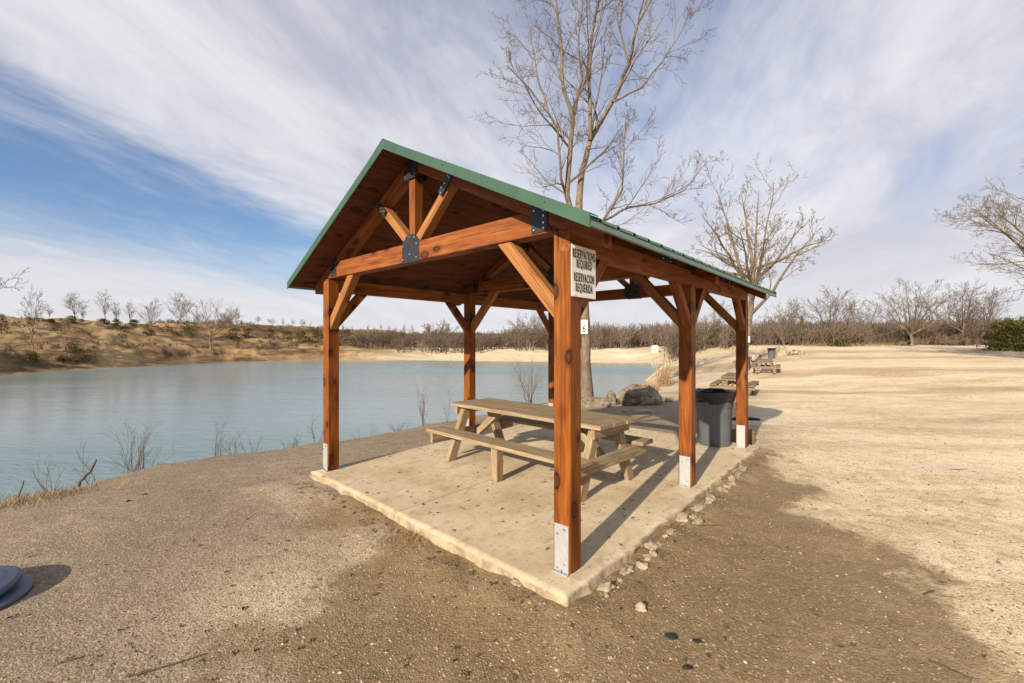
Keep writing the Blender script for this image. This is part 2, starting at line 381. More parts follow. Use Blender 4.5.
def terrain(x, y):
    x = np.asarray(x, float); y = np.asarray(y, float)
    sd = poly_sd(x, y, LAKE) + fbm(x*.6, y*.6, 3, 3) * .5 * np.clip(np.hypot(x, y-3) / 12, .5, 1.5)
    r = np.hypot(x, y)
    lot = np.interp(y, [-50, 0, 8, 14, 20, 27, 35, 50, 66, 95, 150, 400], [-.1, -.11, -.13, -.42, -.50, -.40, .25, .95, 1.45, .7, 0, 0])
    lot = lot + (np.interp(y, [0, 8, 14, 20, 60, 100, 150], [-.1, -.13, -.42, -.5, -.65, -.3, 0]) - lot) * (1 - ss(x / np.maximum(y, 1), .50, .66)) * ss(y, 15, 25)
    flat = np.interp(y, [-50, 0, 12, 30, 66, 95, 150, 400], [-.1, -.11, -.15, .1, 1.15, .6, 0, 0])
    lot = lot + (flat - lot) * ss(x, 12, 24)
    lot = lot + fbm(x*.45, y*.45, 9, 4) * .10 * ss(r, 6, 14) + fbm(x*.9, y*.9, 29, 3) * .035 * ss(r, 1, 5)
    lot = lot - .25 * np.exp(-np.clip(sd - 1.3, 0, 99) / 1.6) * (1 - ss(y, 25, 45))
    # keep the ground quiet round the slab
    near = lot + (0)
    bank = WATER + (near - WATER) * np.clip(sd / 1.45, 0, 1) ** .8
    under = WATER + np.maximum(sd * .8, -3)
    nz = np.where(sd > 0, bank, under)
    beach = WATER + 1.7 * ss(sd, 0, 26) + fbm(x*.25, y*.25, 5, 3) * .5 * ss(sd, 2, 9)
    fz = np.where(sd > 0, beach, under)
    hl = 6.9 * (0.30 * ss(sd, 0, 5) + .70 * ss(sd, 2, 36)) + fbm(x*.11, y*.11, 7, 5) * .8 * ss(sd, 2, 14) + (fbm(x*.5, y*.5, 17, 4) * .55 + .25*fbm(x*1.9, y*1.9, 18, 2)) * ss(sd, .3, 4)
    hz = np.where(sd > 0, WATER + hl * np.interp(x, [-120, -60, -30, -12], [1, 1, .86, .5]), under)
    wf = ss(y, 38, 60) * (1 - ss(x, 19, 34))
    wh = ss(-x, 14, 34) * ss(y, 8, 22)
    z = nz + (fz - nz) * wf
    z = z + (hz - z) * wh
    # the slab's own bed: level it
    th = R_(48.4575); lx = (x-.3964)*math.cos(th) + (y-2.9239)*math.sin(th); ly = -(x-.3964)*math.sin(th) + (y-2.9239)*math.cos(th)
    ds = np.maximum(np.maximum(-.2 - lx, lx - 5.0), np.maximum(-.15 - ly, ly - 3.75))
    z = np.where(ds < .6, z + (-.046 + fbm(x*3.5, y*3.5, 33, 3)*.045 + np.minimum(0, (z+.046))*.2 - z) * (1 - ss(ds, 0, .6)), z)
    z = np.where(ds < -.12, -.13, z)
    return z, sd, wh, wf
def gz(x, y): return float(terrain(np.array([x]), np.array([y]))[0][0])

def hit(px, py):
    # distance at which the picture ray first meets the land
    d = np.arange(5, 160, .25); x = (px-512)*d/F; z = EYE-(py-HY)*d/F
    k = np.nonzero(terrain(x, d)[0] >= z)[0]
    return float(d[k[0]]) if len(k) else 150.
def build_ground():
    ang = np.concatenate([np.arange(-62, 62, .22), np.arange(62, 298, 2.0)]); ang = np.radians(ang)
    rad = np.concatenate([[.25], np.geomspace(.5, 12, 230), np.geomspace(12, 130, 270)[1:], np.geomspace(130, 2500, 40)[1:]])
    A, Rr = np.meshgrid(ang, rad); X = Rr * np.sin(A); Y = Rr * np.cos(A)
    Z, sd, wh, wf = terrain(X, Y)
    nA = len(ang); nR = len(rad)
    V = np.stack([X, Y, Z], -1).reshape(-1, 3)
    i = np.arange(nR-1)[:, None]; j = np.arange(nA)[None, :]; j2 = (j+1) % nA
    Fc = np.stack([i*nA + j, i*nA + j2, (i+1)*nA + j2, (i+1)*nA + j], -1).reshape(-1, 4)[:, ::-1]
    me = np_mesh('ground', V, Fc)
    # damp patch around the near corner of the slab
    P = [gp(*q) for q in [(215, 683), (285, 605), (345, 562), (325, 505), (420, 500)]] + [(2.2, 5.0), (3.5, 6.8)] + [gp(*q) for q in [(775, 452), (815, 490), (845, 530), (940, 610), (985, 683)]] + [(2.6, .2), (-1.2, .2)]
    wd = poly_sd(X, Y, P) + fbm(X*1.6, Y*1.6, 41, 4) * .75 + fbm(X*6, Y*6, 43, 3) * .22
    wet = (1 - ss(wd, -.55, .5)) * .85
    # tyre-darkened bands on the open lot
    band = fbm(X*.07, Y*.33, 77, 4)
    wet = np.maximum(wet, .30 * ss(band, .12, .34) * ss(X, 2.5, 6) * ss(Y, 3, 6) * (1 - wh))
    trk = np.zeros_like(X)
    for (a, b, wdt, k) in [((7.5, 17.8), (26, 15.2), 1.0, .47), ((16, 25), (40, 20.5), 1.7, .44), ((11, 33), (40, 36), 1.8, .42), ((20, 46), (60, 44), 2.8, .44)]:
        ax, ay = a; bx, by = b; q = np.clip(((X-ax)*(bx-ax)+(Y-ay)*(by-ay))/((bx-ax)**2+(by-ay)**2), 0, 1)
        dd = np.hypot(X-ax-q*(bx-ax), Y-ay-q*(by-ay)) + fbm(X*.35, Y*.9, 91, 4)*wdt*1.5
        trk = np.maximum(trk, k*1.9*(1-ss(dd, wdt*.3, wdt*1.2)))
    fattr(me, 'wet', wet.ravel()); fattr(me, 'track', np.clip(trk, 0, 1).ravel())
    fattr(me, 'hill', np.clip(wh * ss(sd, -.6, .3) + ss(Y, 95, 130) , 0, 1).ravel())
    # pale sand on the right, grey gravel on the left
    line = (X - (-.15 + .52 * Y)) + fbm(X*.6, Y*.6, 51, 4) * 1.2
    sand = ss(line, -1.0, 1.6); sand = np.maximum(sand, wf * ss(sd, .2, 1.5)); sand = np.maximum(sand, .75*ss(Y, 12, 20))
    pale = .55 * np.exp(-((X + 1.3)**2 / .9 + (Y - 3.0)**2 / .5))
    fattr(me, 'sand', np.clip(np.maximum(sand, pale), 0, 1).ravel())
    pth = np.zeros_like(X)
    for (a, b, w) in [((-75, 78), (-47, 51.5), 1.5), ((-64, 58), (-90, 74), 1.6), ((-50, 66), (-80, 84), 1.2)]:
        ax, ay = a; bx, by = b; q = np.clip(((X-ax)*(bx-ax)+(Y-ay)*(by-ay))/((bx-ax)**2+(by-ay)**2), 0, 1)
        dd = np.hypot(X-ax-q*(bx-ax), Y-ay-q*(by-ay)) + fbm(X*.3, Y*.3, 61, 3)*1.6
        pth = np.maximum(pth, 1 - ss(dd, w*.6, w*1.5))
    top = ss(Z, 3.6, 4.8) * ss(fbm(X*.05, Y*.09, 63, 4), -.2, .15)
    fattr(me, 'path', np.clip(np.maximum(pth*.9, top*.35), 0, 1).ravel())
    tag(link('ground', me, M['ground']), kind='structure')
build_ground()
def build_water():
    bm = bmesh.new()
    vs = [bm.verts.new((x, y, WATER)) for x, y in [(-75, -40), (40, -40), (40, 95), (-75, 95)]]
    P2 = [(-9.0, -4), (-5.5, 1), (-5.2, 6.5), (-2.6, 9.2), (-.6, 13.2), (3, 16.2), (6, 20), (9.5, 27), (14, 36), (20.5, 50), (26, 60), (26, 67), (8, 72), (-10, 77), (-36, 82), (-52, 72), (-56, 40), (-60, 20), (-50, -10), (-30, -25), (-14, -18)]
    bm.clear(); bm.faces.new([bm.verts.new((x, y, WATER)) for x, y in P2])
    tag(obj('lake_water', bm, M['water']), kind='structure')
build_water()
def build_ridge():
    xs = np.linspace(-900, 900, 240); V = []; n = len(xs)
    for k, (d, h, w) in enumerate([(520, 0, 0), (560, .7, 1), (640, 1, 1), (760, .6, 1)]):
        for i, x in enumerate(xs):
            hh = 15 + 9*float(fbm(np.array([x*.006]), np.array([k*.0]), 5, 3)[0]) + 2.4*float(fbm(np.array([x*.06]), np.array([d*.1]), 8, 3)[0])
            hh *= .55 + .45 * (1 - abs(x) / 1200)
            V.append((x, d + 30*math.sin(x*.004), -2 if k == 0 else hh*h))
    Fc = [(k*n+i, k*n+i+1, (k+1)*n+i+1, (k+1)*n+i) for k in range(3) for i in range(n-1)]
    tag(link('hills', np_mesh('hills', V, Fc), M['ridge']), kind='structure')
build_ridge()

# ------------------------------------------------------------------ box/prism helpers
def add_box(bm, x0, x1, y0, y1, z0, z1, bev=0, mi=0):
    v = [bm.verts.new(p) for p in [(x0,y0,z0),(x1,y0,z0),(x1,y1,z0),(x0,y1,z0),(x0,y0,z1),(x1,y0,z1),(x1,y1,z1),(x0,y1,z1)]]
    f = [bm.faces.new([v[i] for i in q]) for q in [(0,3,2,1),(4,5,6,7),(0,1,5,4),(1,2,6,5),(2,3,7,6),(3,0,4,7)]]
    for q in f: q.material_index = mi
    if bev:
        e = list({e for q in f for e in q.edges})
        bmesh.ops.bevel(bm, geom=e, offset=bev, segments=2, affect='EDGES', profile=.6)
    return v
def add_prism(bm, poly, axis, a0, a1, bev=0, mi=0):
    """poly: 2D points in the two other axes (kept in x,y,z order), extruded along axis from a0 to a1"""
    def mk(p, a): q = list(p); q.insert(axis, a); return bm.verts.new(q)
    A = [mk(p, a0) for p in poly]; B = [mk(p, a1) for p in poly]; n = len(poly)
    fs = [bm.faces.new(A), bm.faces.new(B[::-1])] + [bm.faces.new([A[i], B[i], B[(i+1) % n], A[(i+1) % n]]) for i in range(n)]
    for q in fs: q.material_index = mi
    if bev: bmesh.ops.bevel(bm, geom=list({e for q in fs for e in q.edges}), offset=bev, segments=1, affect='EDGES')
def add_cyl(bm, c, r, h, axis=2, n=10, mi=0):
    m = Matrix.Translation(c)
    if axis == 0: m = m @ Matrix.Rotation(R_(90), 4, 'Y')
    if axis == 1: m = m @ Matrix.Rotation(R_(90), 4, 'X')
    r_ = bmesh.ops.create_cone(bm, cap_ends=True, segments=n, radius1=r, radius2=r*.85, depth=h, matrix=m)
    for v in r_['verts']:
        for f in v.link_faces: f.material_index = mi
PM = []
def member(name, bm, axis, mats, parent, smooth=False):
    """links a mesh built in its parent's space with its own X axis along the grain"""
    ax = Vector(axis).normalized(); upv = Vector((0, 0, 1)) if abs(ax.z) < .9 else Vector((1, 0, 0))
    ya = upv.cross(ax).normalized(); za = ax.cross(ya)
    c = sum((v.co for v in bm.verts), Vector()) / len(bm.verts)
    m = Matrix((( ax.x, ya.x, za.x, c.x), (ax.y, ya.y, za.y, c.y), (ax.z, ya.z, za.z, c.z), (0, 0, 0, 1)))
    PM.append(m); bm.transform(m.inverted()); o = obj(name, bm, mats, parent, smooth); o.matrix_local = m
    return o
def bar(p0, p1, w, h, side, cuts=(), bev=.004, ext=.3):
    """square-section timber from p0 to p1; side = direction of w; cuts = [(point, outward normal)]"""
    p0, p1, side = Vector(p0), Vector(p1), Vector(side).normalized()
    d = (p1-p0).normalized(); n = d.cross(side).normalized()
    if cuts: p0 = p0 - d*ext; p1 = p1 + d*ext
    bm = bmesh.new(); L = (p1-p0).length
    add_box(bm, 0, L, -w/2, w/2, -h/2, h/2)
    bm.transform(Matrix(((d.x, side.x, n.x, p0.x), (d.y, side.y, n.y, p0.y), (d.z, side.z, n.z, p0.z), (0, 0, 0, 1))))
    for q, nn in cuts:
        r = bmesh.ops.bisect_plane(bm, geom=bm.verts[:]+bm.edges[:]+bm.faces[:], plane_co=q, plane_no=nn, clear_outer=True)
        e = [g for g in r['geom_cut'] if isinstance(g, bmesh.types.BMEdge)]
        if e: bmesh.ops.edgeloop_fill(bm, edges=e)
    if bev: bmesh.ops.bevel(bm, geom=bm.edges[:], offset=bev, segments=2, affect='EDGES')
    return bm, d

# ------------------------------------------------------------------ the shelter (local x = along the ridge, y = across the gable)
W, L1, L2, PW = 3.548, 2.356, 4.690, .14
C_ = (W + PW) / 2; SL = .506; RT = 3.443; EH = 2.164
VF, VB = -.30, 5.04
def ztop(u): return RT - SL * abs(u - C_)
SH = empty('picnic_shelter', (.3964, 2.9239, 0), R_(48.4575),
           'open-sided stained timber shelter with green metal gable roof on a concrete slab', 'shelter')
def my(u, right): return u if right else W + PW - u
def build_shelter():
    BT, BB = 2.375, 2.22
    for right in (True, False):
        for v in (0, L1, L2):
            bm = bmesh.new()
            poly = [(my(u, right), z) for u, z in [(0, .012), (.14, .012), (.14, BT-.003), (.103, BT-.003), (.103, BB), (0, BB)]]
            # polygon in (u, z), extruded along v
            add_prism(bm, poly, 0, v, v+PW, .006)
            po = member('post', bm, (0, 0, 1), M['post'], SH)
            for fr, nm in ((True, 'base_plate'), (False, 'base_plate')):
                b = bmesh.new(); vv = v - .006 if fr else v + PW
                u0 = my(.012, right); u1 = my(.128, right); u0, u1 = min(u0, u1), max(u0, u1)
                add_box(b, vv, vv+.006, u0, u1, .008, .335, .0015)
                vb = vv - .003 if fr else vv + .009
                for (du, z) in ((.03, .31), (.086, .27), (.03, .07), (.086, .035)):
                    add_cyl(b, (vb, u0+du, z), .009, .012, 0, 8, 1)
                if fr:
                    add_box(b, v-.032, v-.008, u0-.006, u1+.006, .0, .009, .002)
                    add_cyl(b, (v-.020, (u0+u1)/2, .017), .011, .018, 2, 6, 1)
                b.transform(PM[-1].inverted()); obj('base_plate', b, [M['galv'], M['bolt']], po)
        # eave beam on the posts
        bm = bmesh.new(); u0, u1 = sorted((my(.0, right), my(.10, right)))
        add_box(bm, .004, L2+PW-.004, u0+.002, u1, BB, BT, .005)
        member('eave_beam', bm, (1, 0, 0), M['beam'], SH)
        # braces along the beam
        uc = my(.052, right)
        for v, s in ((PW, 1), (L1, -1), (L1+PW, 1), (L2, -1)):
            bm, d = bar((v, uc, 1.83), (v+s*.50, uc, 2.385), .085, .10, (0, 1, 0), [((v, 0, 0), (-s, 0, 0)), ((0, 0, BB), (0, 0, 1))])
            member('brace', bm, d, M['beam'], SH)
        for v in (0, L1, L2):
            s = 1 if right else -1; u = my(.14, right)
            bm, d = bar((v+.07, u, 1.825), (v+.07, u+s*.50, 2.375), .09, .105, (1, 0, 0), [((0, u, 0), (0, -s, 0)), ((0, 0, 2.375), (0, 0, 1))])
            member('brace', bm, d, M['brace'], SH)
    TB, TT = 2.375, 2.556
    rb = lambda u: ztop(u) - .175
    inv = lambda z: C_ - (RT - .175 - z) / SL          # u where the rafter underside is at z (right side)
    for v in (0, L1, L2):
        bm = bmesh.new()
        add_prism(bm, [(inv(TB)+.002, TB), (W+PW-inv(TB)-.002, TB), (W+PW-inv(TT)-.002, TT), (inv(TT)+.002, TT)], 0, v+.006, v+.134, .004)
        tie = member('tie_beam', bm, (0, 1, 0), M['beam'], SH)
        for right in (True, False):
            bm = bmesh.new()
            poly = [(my(u, right), z) for u, z in [(-.245, rb(-.245)), (C_, rb(C_)), (C_, ztop(C_)-.065), (-.245, ztop(-.245)-.066)]]
            if not right: poly = [(u+.001, z) for u, z in poly]
            add_prism(bm, poly, 0, v+.010, v+.130, .004)
            s = 1 if right else -1
            member('rafter', bm, (0, s, SL), M['post'] if v else M['beam'], SH)
            # diagonal web from the tie centre to the rafter
            p0 = (v+.07, C_-s*.05, 2.556); p1 = (v+.07, C_-s*.53, 2.99)
            nrm = Vector((0, -s*SL, 1)).normalized()
            bm, d = bar(p0, p1, .09, .085, (1, 0, 0), [((0, 0, TT), (0, 0, -1)), ((0, C_, RT-.175), (0, -s*SL, 1)), ((0, C_-s*.046, 0), (0, s, 0))])
            member('web_brace', bm, d, M['brace'], SH)
        bm = bmesh.new(); add_box(bm, v+.02, v+.12, C_-.045, C_+.045, TT, RT-.19, .004)
        member('king_post', bm, (0, 0, 1), M['beam'], SH)
        # steel gussets, front and back
        for vv in (v-.001, v+.135):
            def plate(poly, bolts, nm='gusset_plate'):
                b = bmesh.new(); add_prism(b, poly, 0, vv, vv+.006, .001)
                vb = vv-.003 if vv < v+.05 else vv+.009
                for (u, z) in bolts: add_cyl(b, (vb, u, z), .0085, .012, 0, 8, 1)
                obj(nm, b, [M['black_plate'], M['bolt']], SH)
            plate([(C_-.135, 2.368), (C_+.135, 2.368), (C_+.135, 2.555), (C_+.085, 2.615), (C_+.03, 2.635), (C_-.03, 2.635), (C_-.085, 2.615), (C_-.135, 2.555)],
                  [(C_+a, z) for a, z in ((-.11, 2.40), (.11, 2.40), (-.11, 2.53), (.11, 2.53), (0, 2.44), (-.075, 2.595), (.075, 2.595), (0, 2.61))])
            zt = ztop(C_) - .07
            plate([(C_-.10, zt-.20), (C_+.10, zt-.20), (C_+.10, zt-.0506), (C_, zt), (C_-.10, zt-.0506)],
                  [(C_+a, zt+z) for a, z in ((-.07, -.08), (.07, -.08), (0, -.04), (-.07, -.17), (.07, -.17), (0, -.15))])
            for s in (1, -1):
                d = Vector((0, -s*.48, .434)).normalized(); n = Vector((0, d.z, -d.y))
                e = Vector((0, C_-s*.60, ztop(C_-.60)-.075)); q = [e+n*.034, e-n*.034, e-n*.034-d*.21, e+n*.034-d*.21]
                plate([(w.y, w.z) for w in q], [((e-d*k+n*j).y, (e-d*k+n*j).z) for k, j in ((.03, .015), (.03, -.015), (.10, 0), (.15, .015), (.19, -.015))])
                u0 = C_ - s*(C_-.195); u1 = C_ - s*(C_-.34)
                z0 = ztop(u0)-.07; z1 = ztop(u1)-.07
                plate([(u0, 2.388), (u1, 2.388), (u1, z1), (u0, z0)], [(u0+(u1-u0)*a, z) for a, z in ((.2, 2.41), (.2, 2.45), (.8, 2.41), (.2, 2.50), (.8, 2.55), (.2, 2.54))])
    # roof
    for s in (1, -1):
        uo = lambda k: C_ - s*k
        bm = bmesh.new(); nb = 16; step = (EH-.02)/nb
        for i in range(nb):
            a, b = i*step+.0015, (i+1)*step-.0015
            za, zb = RT-SL*a, RT-SL*b
            add_prism(bm, [(uo(a), za-.065), (uo(b), zb-.065), (uo(b), zb-.032), (uo(a), za-.032)], 0, VF+.012, VB-.012, .004)
        member('roof_deck', bm, (1, 0, 0), M['deck'], SH)
        # ribbed metal sheet
        bm = bmesh.new(); prof = []; v = VF+.004
        while v < VB-.01:
            prof += [(v, -.022), (v+.10, -.022), (v+.112, -.004), (v+.135, -.004), (v+.147, -.022)]; v += .229
        prof = [(min(a, VB-.006), h) for a, h in prof] + [(VB-.006, -.022)]
        lo = [bm.verts.new((a, uo(EH+.012), RT-SL*(EH+.012)+h)) for a, h in prof]; hi = [bm.verts.new((a, uo(.02), RT-SL*.02+h)) for a, h in prof]
        lo2 = [bm.verts.new((a, uo(EH+.012), RT-SL*(EH+.012)+h-.005)) for a, h in prof]; hi2 = [bm.verts.new((a, uo(.02), RT-SL*.02+h-.005)) for a, h in prof]
        for i in range(len(prof)-1):
            if prof[i+1][0]-prof[i][0] < 1e-5: continue
            bm.faces.new([lo[i], lo[i+1], hi[i+1], hi[i]]); bm.faces.new([lo2[i+1], lo2[i], hi2[i], hi2[i+1]]); bm.faces.new([lo[i+1], lo[i], lo2[i], lo2[i+1]])
        obj('roof_sheet', bm, M['green'], SH)
        # rake trims: a folded strip down the gable edge and over the roof
        for v0, dv in ((VF, 1), (VB, -1)):
            bm = bmesh.new()
            def q(k, dz): return (uo(k), RT-SL*k+dz)
            x0, x1 = sorted((v0, v0+dv*.011)); add_prism(bm, [q(0, .006), q(EH+.014, .006), q(EH+.014, -.082), q(0, -.082)], 0, x0, x1, .002)
            x0, x1 = sorted((v0+dv*.0112, v0+dv*.10)); add_prism(bm, [q(0, .006), q(EH+.014, .006), q(EH+.014, -.001), q(0, -.001)], 0, x0, x1)
            for k in (.35, .85, 1.35, 1.85): add_cyl(bm, (v0-dv*.002, uo(k), RT-SL*k-.03), .006, .006, 0, 8)
            obj('rake_trim', bm, M['green'], SH)
        bm = bmesh.new(); k0, k1 = EH-.018, EH+.006
        add_prism(bm, [(uo(k0), RT-SL*k0-.028), (uo(k1), RT-SL*k1-.028), (uo(k1+.012), RT-SL*k1-.074), (uo(k1), RT-SL*k1-.078), (uo(k0), RT-SL*k0-.080)], 0, VF+.0115, VB-.0115, .001)
        obj('eave_trim', bm, M['eave'], SH)
    bm = bmesh.new()
    add_prism(bm, [(C_-.15, RT-SL*.15+.008), (C_, RT+.014), (C_+.15, RT-SL*.15+.008), (C_+.15, RT-SL*.15+.003), (C_, RT+.009), (C_-.15, RT-SL*.15+.003)], 0, VF-.001, VB+.001)
    obj('ridge_cap', bm, M['green'], SH)
build_shelter()

def build_slab():
    root_rot = R_(48.4575)
    cs = [(-.22, -.12), (5.02, -.12), (5.02, 3.80), (-.135, 3.74)]          # (x along ridge, y across)
    bm = bmesh.new(); rng = random.Random(5); per = []; edge = []
    cin = [Vector((-.168, -.07)), Vector((4.968, -.07)), Vector((4.968, 3.748)), Vector((-.084, 3.69))]
    n = len(cs)
    for i in range(n):
        a, b = Vector(cs[i]), Vector(cs[(i+1) % n]); m = int((b-a).length/.03)
        for k in range(m): per.append(a + (b-a)*(k/m)); edge.append((i, k/m))
    def ring(off, z, amp, sc):
        o = []
        N = len(per); cen = Vector((2.4, 1.84))
        for i, p in enumerate(per):
            tn = (per[(i+1) % N]-per[i-1]).normalized(); out = Vector((tn.y, -tn.x))
            rough = 1.0 + (2.2 if p.y < -.1 else 0)
            w = amp*rough*(mnoise.noise((p.x*sc, p.y*sc, z*3)) + .6*mnoise.noise((p.x*sc*3.1, p.y*sc*3.1, 7+z)))
            X_, Y_ = p.x+out.x*(off+w), p.y+out.y*(off+w)
            if off == -.05:
                e = edge[i]; X_, Y_ = cin[e[0]].lerp(cin[(e[0]+1) % n], e[1])
            elif off < -.002: X_ = min(max(X_, cs[0][0]-off*.9), cs[1][0]+off*.9); Y_ = min(max(Y_, cs[0][1]-off*.9), 3.79+off*.9)
            o.append(bm.verts.new((X_, Y_, z + (.3*w if z < -.005 else 0))))
        return o
    rs = [ring(-.05, 0, 0, 1), ring(-.02, -.004, .003, 4), ring(.002, -.018, .008, 5), ring(.006, -.05, .009, 6), ring(.022, -.085, .010, 5), ring(.05, -.13, .014, 5), ring(.05, -.22, .0, 5)]
    for a, b in zip(rs, rs[1:]):
        for i in range(len(a)): bm.faces.new([a[i], b[i], b[(i+1) % len(a)], a[(i+1) % len(a)]])
    tops = [bm.verts.new((q.x, q.y, 0)) for q in cin]; bm.faces.new(tops)
    bmesh.ops.remove_doubles(bm, verts=tops+rs[0], dist=1e-5)
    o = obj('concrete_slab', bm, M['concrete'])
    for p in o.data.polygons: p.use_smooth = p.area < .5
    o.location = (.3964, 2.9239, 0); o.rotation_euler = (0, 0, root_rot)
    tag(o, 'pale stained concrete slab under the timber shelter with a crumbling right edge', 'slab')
build_slab()
RZ = R_(48.4575)
def loc_w(v, u): return (.3964 + v*math.cos(RZ) - u*math.sin(RZ), 2.9239 + v*math.sin(RZ) + u*math.cos(RZ))

# ------------------------------------------------------------------ signs
def text_mesh(body, size, sx, extr=.0006, off=0.0):
    cu = bpy.data.curves.new('lettering', 'FONT'); cu.body = body; cu.size = size; cu.align_x = 'CENTER'; cu.align_y = 'CENTER'
    cu.extrude = extr; cu.offset = off; cu.resolution_u = 4; cu.space_character = 1.2
    o = bpy.data.objects.new('lettering', cu); COL.objects.link(o)
    bpy.context.view_layer.update()
    me = bpy.data.meshes.new_from_object(o.evaluated_get(bpy.context.evaluated_depsgraph_get()))
    bpy.data.objects.remove(o); bpy.data.curves.remove(cu)
    xs = [v.co.x for v in me.vertices]; w = max(xs)-min(xs); c = (max(xs)+min(xs))/2
    k = sx / w
    for v in me.vertices: v.co.x = (v.co.x - c)*k
    return me
def build_signs():
    # warning sign on the near post
    x, y = loc_w(.157, -.0105)
    s = empty('reservation_sign', (x, y, 2.087), RZ, 'white sign reading RESERVATIONS REQUIRED RESERVACION REQUERIDA on the near post', 'sign')
    bm = bmesh.new(); add_box(bm, -.158, .158, -.002, .003, -.178, .178, .0012)
    for px in (-.13,): 
        for pz in (-.16, .16): add_cyl(bm, (px, -.004, pz), .006, .005, 1, 8)
    obj('panel', bm, M['sign'], s)
    for tx, z, w in (('RESERVATIONS', .118, .292), ('REQUIRED', .052, .20), ('RESERVACION', -.044, .262), ('REQUERIDA', -.114, .222)):
        me = text_mesh(tx, .086, w, off=.0013)
        t = link('lettering', me, M['ink'], s); t.rotation_euler = (R_(90), 0, 0); t.location = (0, -.0035, z)
build_signs()

# ------------------------------------------------------------------ picnic tables
def make_table(name, loc, rz, mat, label, group=None):
    """local x = long way"""
    root = empty(name, loc, rz, label, 'picnic table', group)
    def plank(nm, x0, x1, y0, y1, z0, z1, tilt=0):
        bm = bmesh.new(); add_box(bm, x0, x1, y0, y1, z0, z1, .006)
        return member(nm, bm, (1, 0, 0) if (x1-x0) > (y1-y0) else (0, 1, 0), mat, root)
    rng = random.Random(hash(name) % 97 + int(loc[0]*10))
    for i in range(3):
        y0 = -.37 + i*.248; j = rng.uniform(-.02, .02)
        plank('top_plank', -1.22+j, 1.22+j, y0, y0+.2455, .705+rng.uniform(-.002, .003), .75+rng.uniform(-.003, .003))
    for s in (-1, 1):
        y0, y1 = (s*.50, s*.76) if s > 0 else (-.76, -.50)
        plank('bench_plank', -1.22, 1.22, y0, y1, .40, .445)
    for e in (-1, 1):
        xe = e*1.05
        for s in (-1, 1):
            bm, d = bar((xe, s*.49, 0), (xe, s*.21, .70), .075, .115, (1, 0, 0), [((0, 0, 0), (0, 0, -1)), ((0, 0, .704), (0, 0, 1))], ext=.2)
            member('leg', bm, d, mat, root)
        x0 = xe+e*.0385; bm = bmesh.new(); add_box(bm, min(x0, x0+e*.05), max(x0, x0+e*.05), -.755, .755, .27, .399, .005)
        member('cross_beam', bm, (0, 1, 0), mat, root)
        x0 = xe+e*.0385; bm = bmesh.new(); add_box(bm, min(x0, x0+e*.045), max(x0, x0+e*.045), -.35, .35, .60, .704, .005)
        member('top_cleat', bm, (0, 1, 0), mat, root)
        bm, d = bar((xe-e*.03, 0, .33), (xe-e*.52, 0, .71), .07, .085, (0, 1, 0), [((0, 0, .704), (0, 0, 1)), ((xe-e*.005, 0, 0), (e, 0, 0))], ext=.15)
        member('diagonal_brace', bm, d, mat, root)
    for s in (-1, 1):
        bm = bmesh.new(); add_box(bm, -.05, .05, s*.63-.05, s*.63+.05, 0, .399, .005)
        member('bench_support', bm, (0, 0, 1), mat, root)
    return root
T1 = make_table('picnic_table', (.268, 5.387, .002), R_(135.7), M['table'], 'weathered wooden picnic table standing under the timber shelter roof')
def far_table(x, y, rz, lab):
    o = copy_tree(T1); o.location = (x, y, gz(x, y)+.0); o.rotation_euler = (0, 0, rz); tag(o, lab, group='picnic tables out along the shore')
    for ch in o.children: ch.material_slots[0].link = 'OBJECT'; ch.material_slots[0].material = M['table_old']
    def rm(q):
        for ch in q.children: rm(ch)
    return o
far_table(at(735, 17.0), 17.0, R_(57), 'grey picnic table on open sand, nearest one beyond the shelter')
far_table(at(766, 26.5), 26.5, R_(58), 'grey picnic table on sand in front of the distant bin')
far_table(at(746, 31), 31, R_(60), 'grey picnic table mostly hidden behind the farthest shelter post')

# ------------------------------------------------------------------ bins
def lathe(bm, prof, n=36, mi=0, wob=None):
    rings = []
    for r, z in prof:
        rings.append([bm.verts.new((r*math.cos(2*math.pi*i/n)*(1+(wob(i, z) if wob else 0)), r*math.sin(2*math.pi*i/n)*(1+(wob(i, z) if wob else 0)), z + (wob(i+11, z)*.25 if wob else 0))) for i in range(n)])
    for a, b in zip(rings, rings[1:]):
        for i in range(n): f = bm.faces.new([a[i], a[(i+1) % n], b[(i+1) % n], b[i]]); f.material_index = mi
    return rings
def make_bin(loc, rz, label):
    root = empty('trash_can', loc, rz, label, 'trash can')
    bm = bmesh.new()
    r = lathe(bm, [(.245, 0), (.252, .012), (.275, .60), (.278, .605), (.290, .615), (.292, .80), (.300, .805), (.303, .83), (.296, .835), (.285, .82), (.275, .60), (.24, .03)])
    bm.faces.new(r[0][::-1]); bm.faces.new(r[-1])
    obj('barrel', bm, M['plastic'], root, True)
    for s in (1, -1):
        bm = bmesh.new(); 
        add_prism(bm, [(-.07, .655), (.07, .655), (.07, .69), (-.07, .69)], 0, min(s*.285, s*.325), max(s*.285, s*.325), .006)
        obj('handle', bm, M['plastic'], root)
    bm = bmesh.new(); rng = random.Random(3)
    def wob(i, z): return .05*mnoise.noise((i*.55, z*9, 1.3)) + .03*mnoise.noise((i*1.4, z*22, 4.))
    prof = [(.292, .69), (.312, .72), (.318, .78), (.322, .835), (.312, .865), (.29, .86), (.26, .82), (.235, .70), (.20, .55), (.02, .50)]
    rings = lathe(bm, prof, 44, 0, wob)
    for i, v in enumerate(rings[0]): v.co.z += .05*mnoise.noise((i*.35, 2, 9)) - (.03 if (i % 13) < 4 else 0)
    bm.faces.new(rings[-1])
    obj('bin_liner', bm, M['bag'], root, True)
    return root
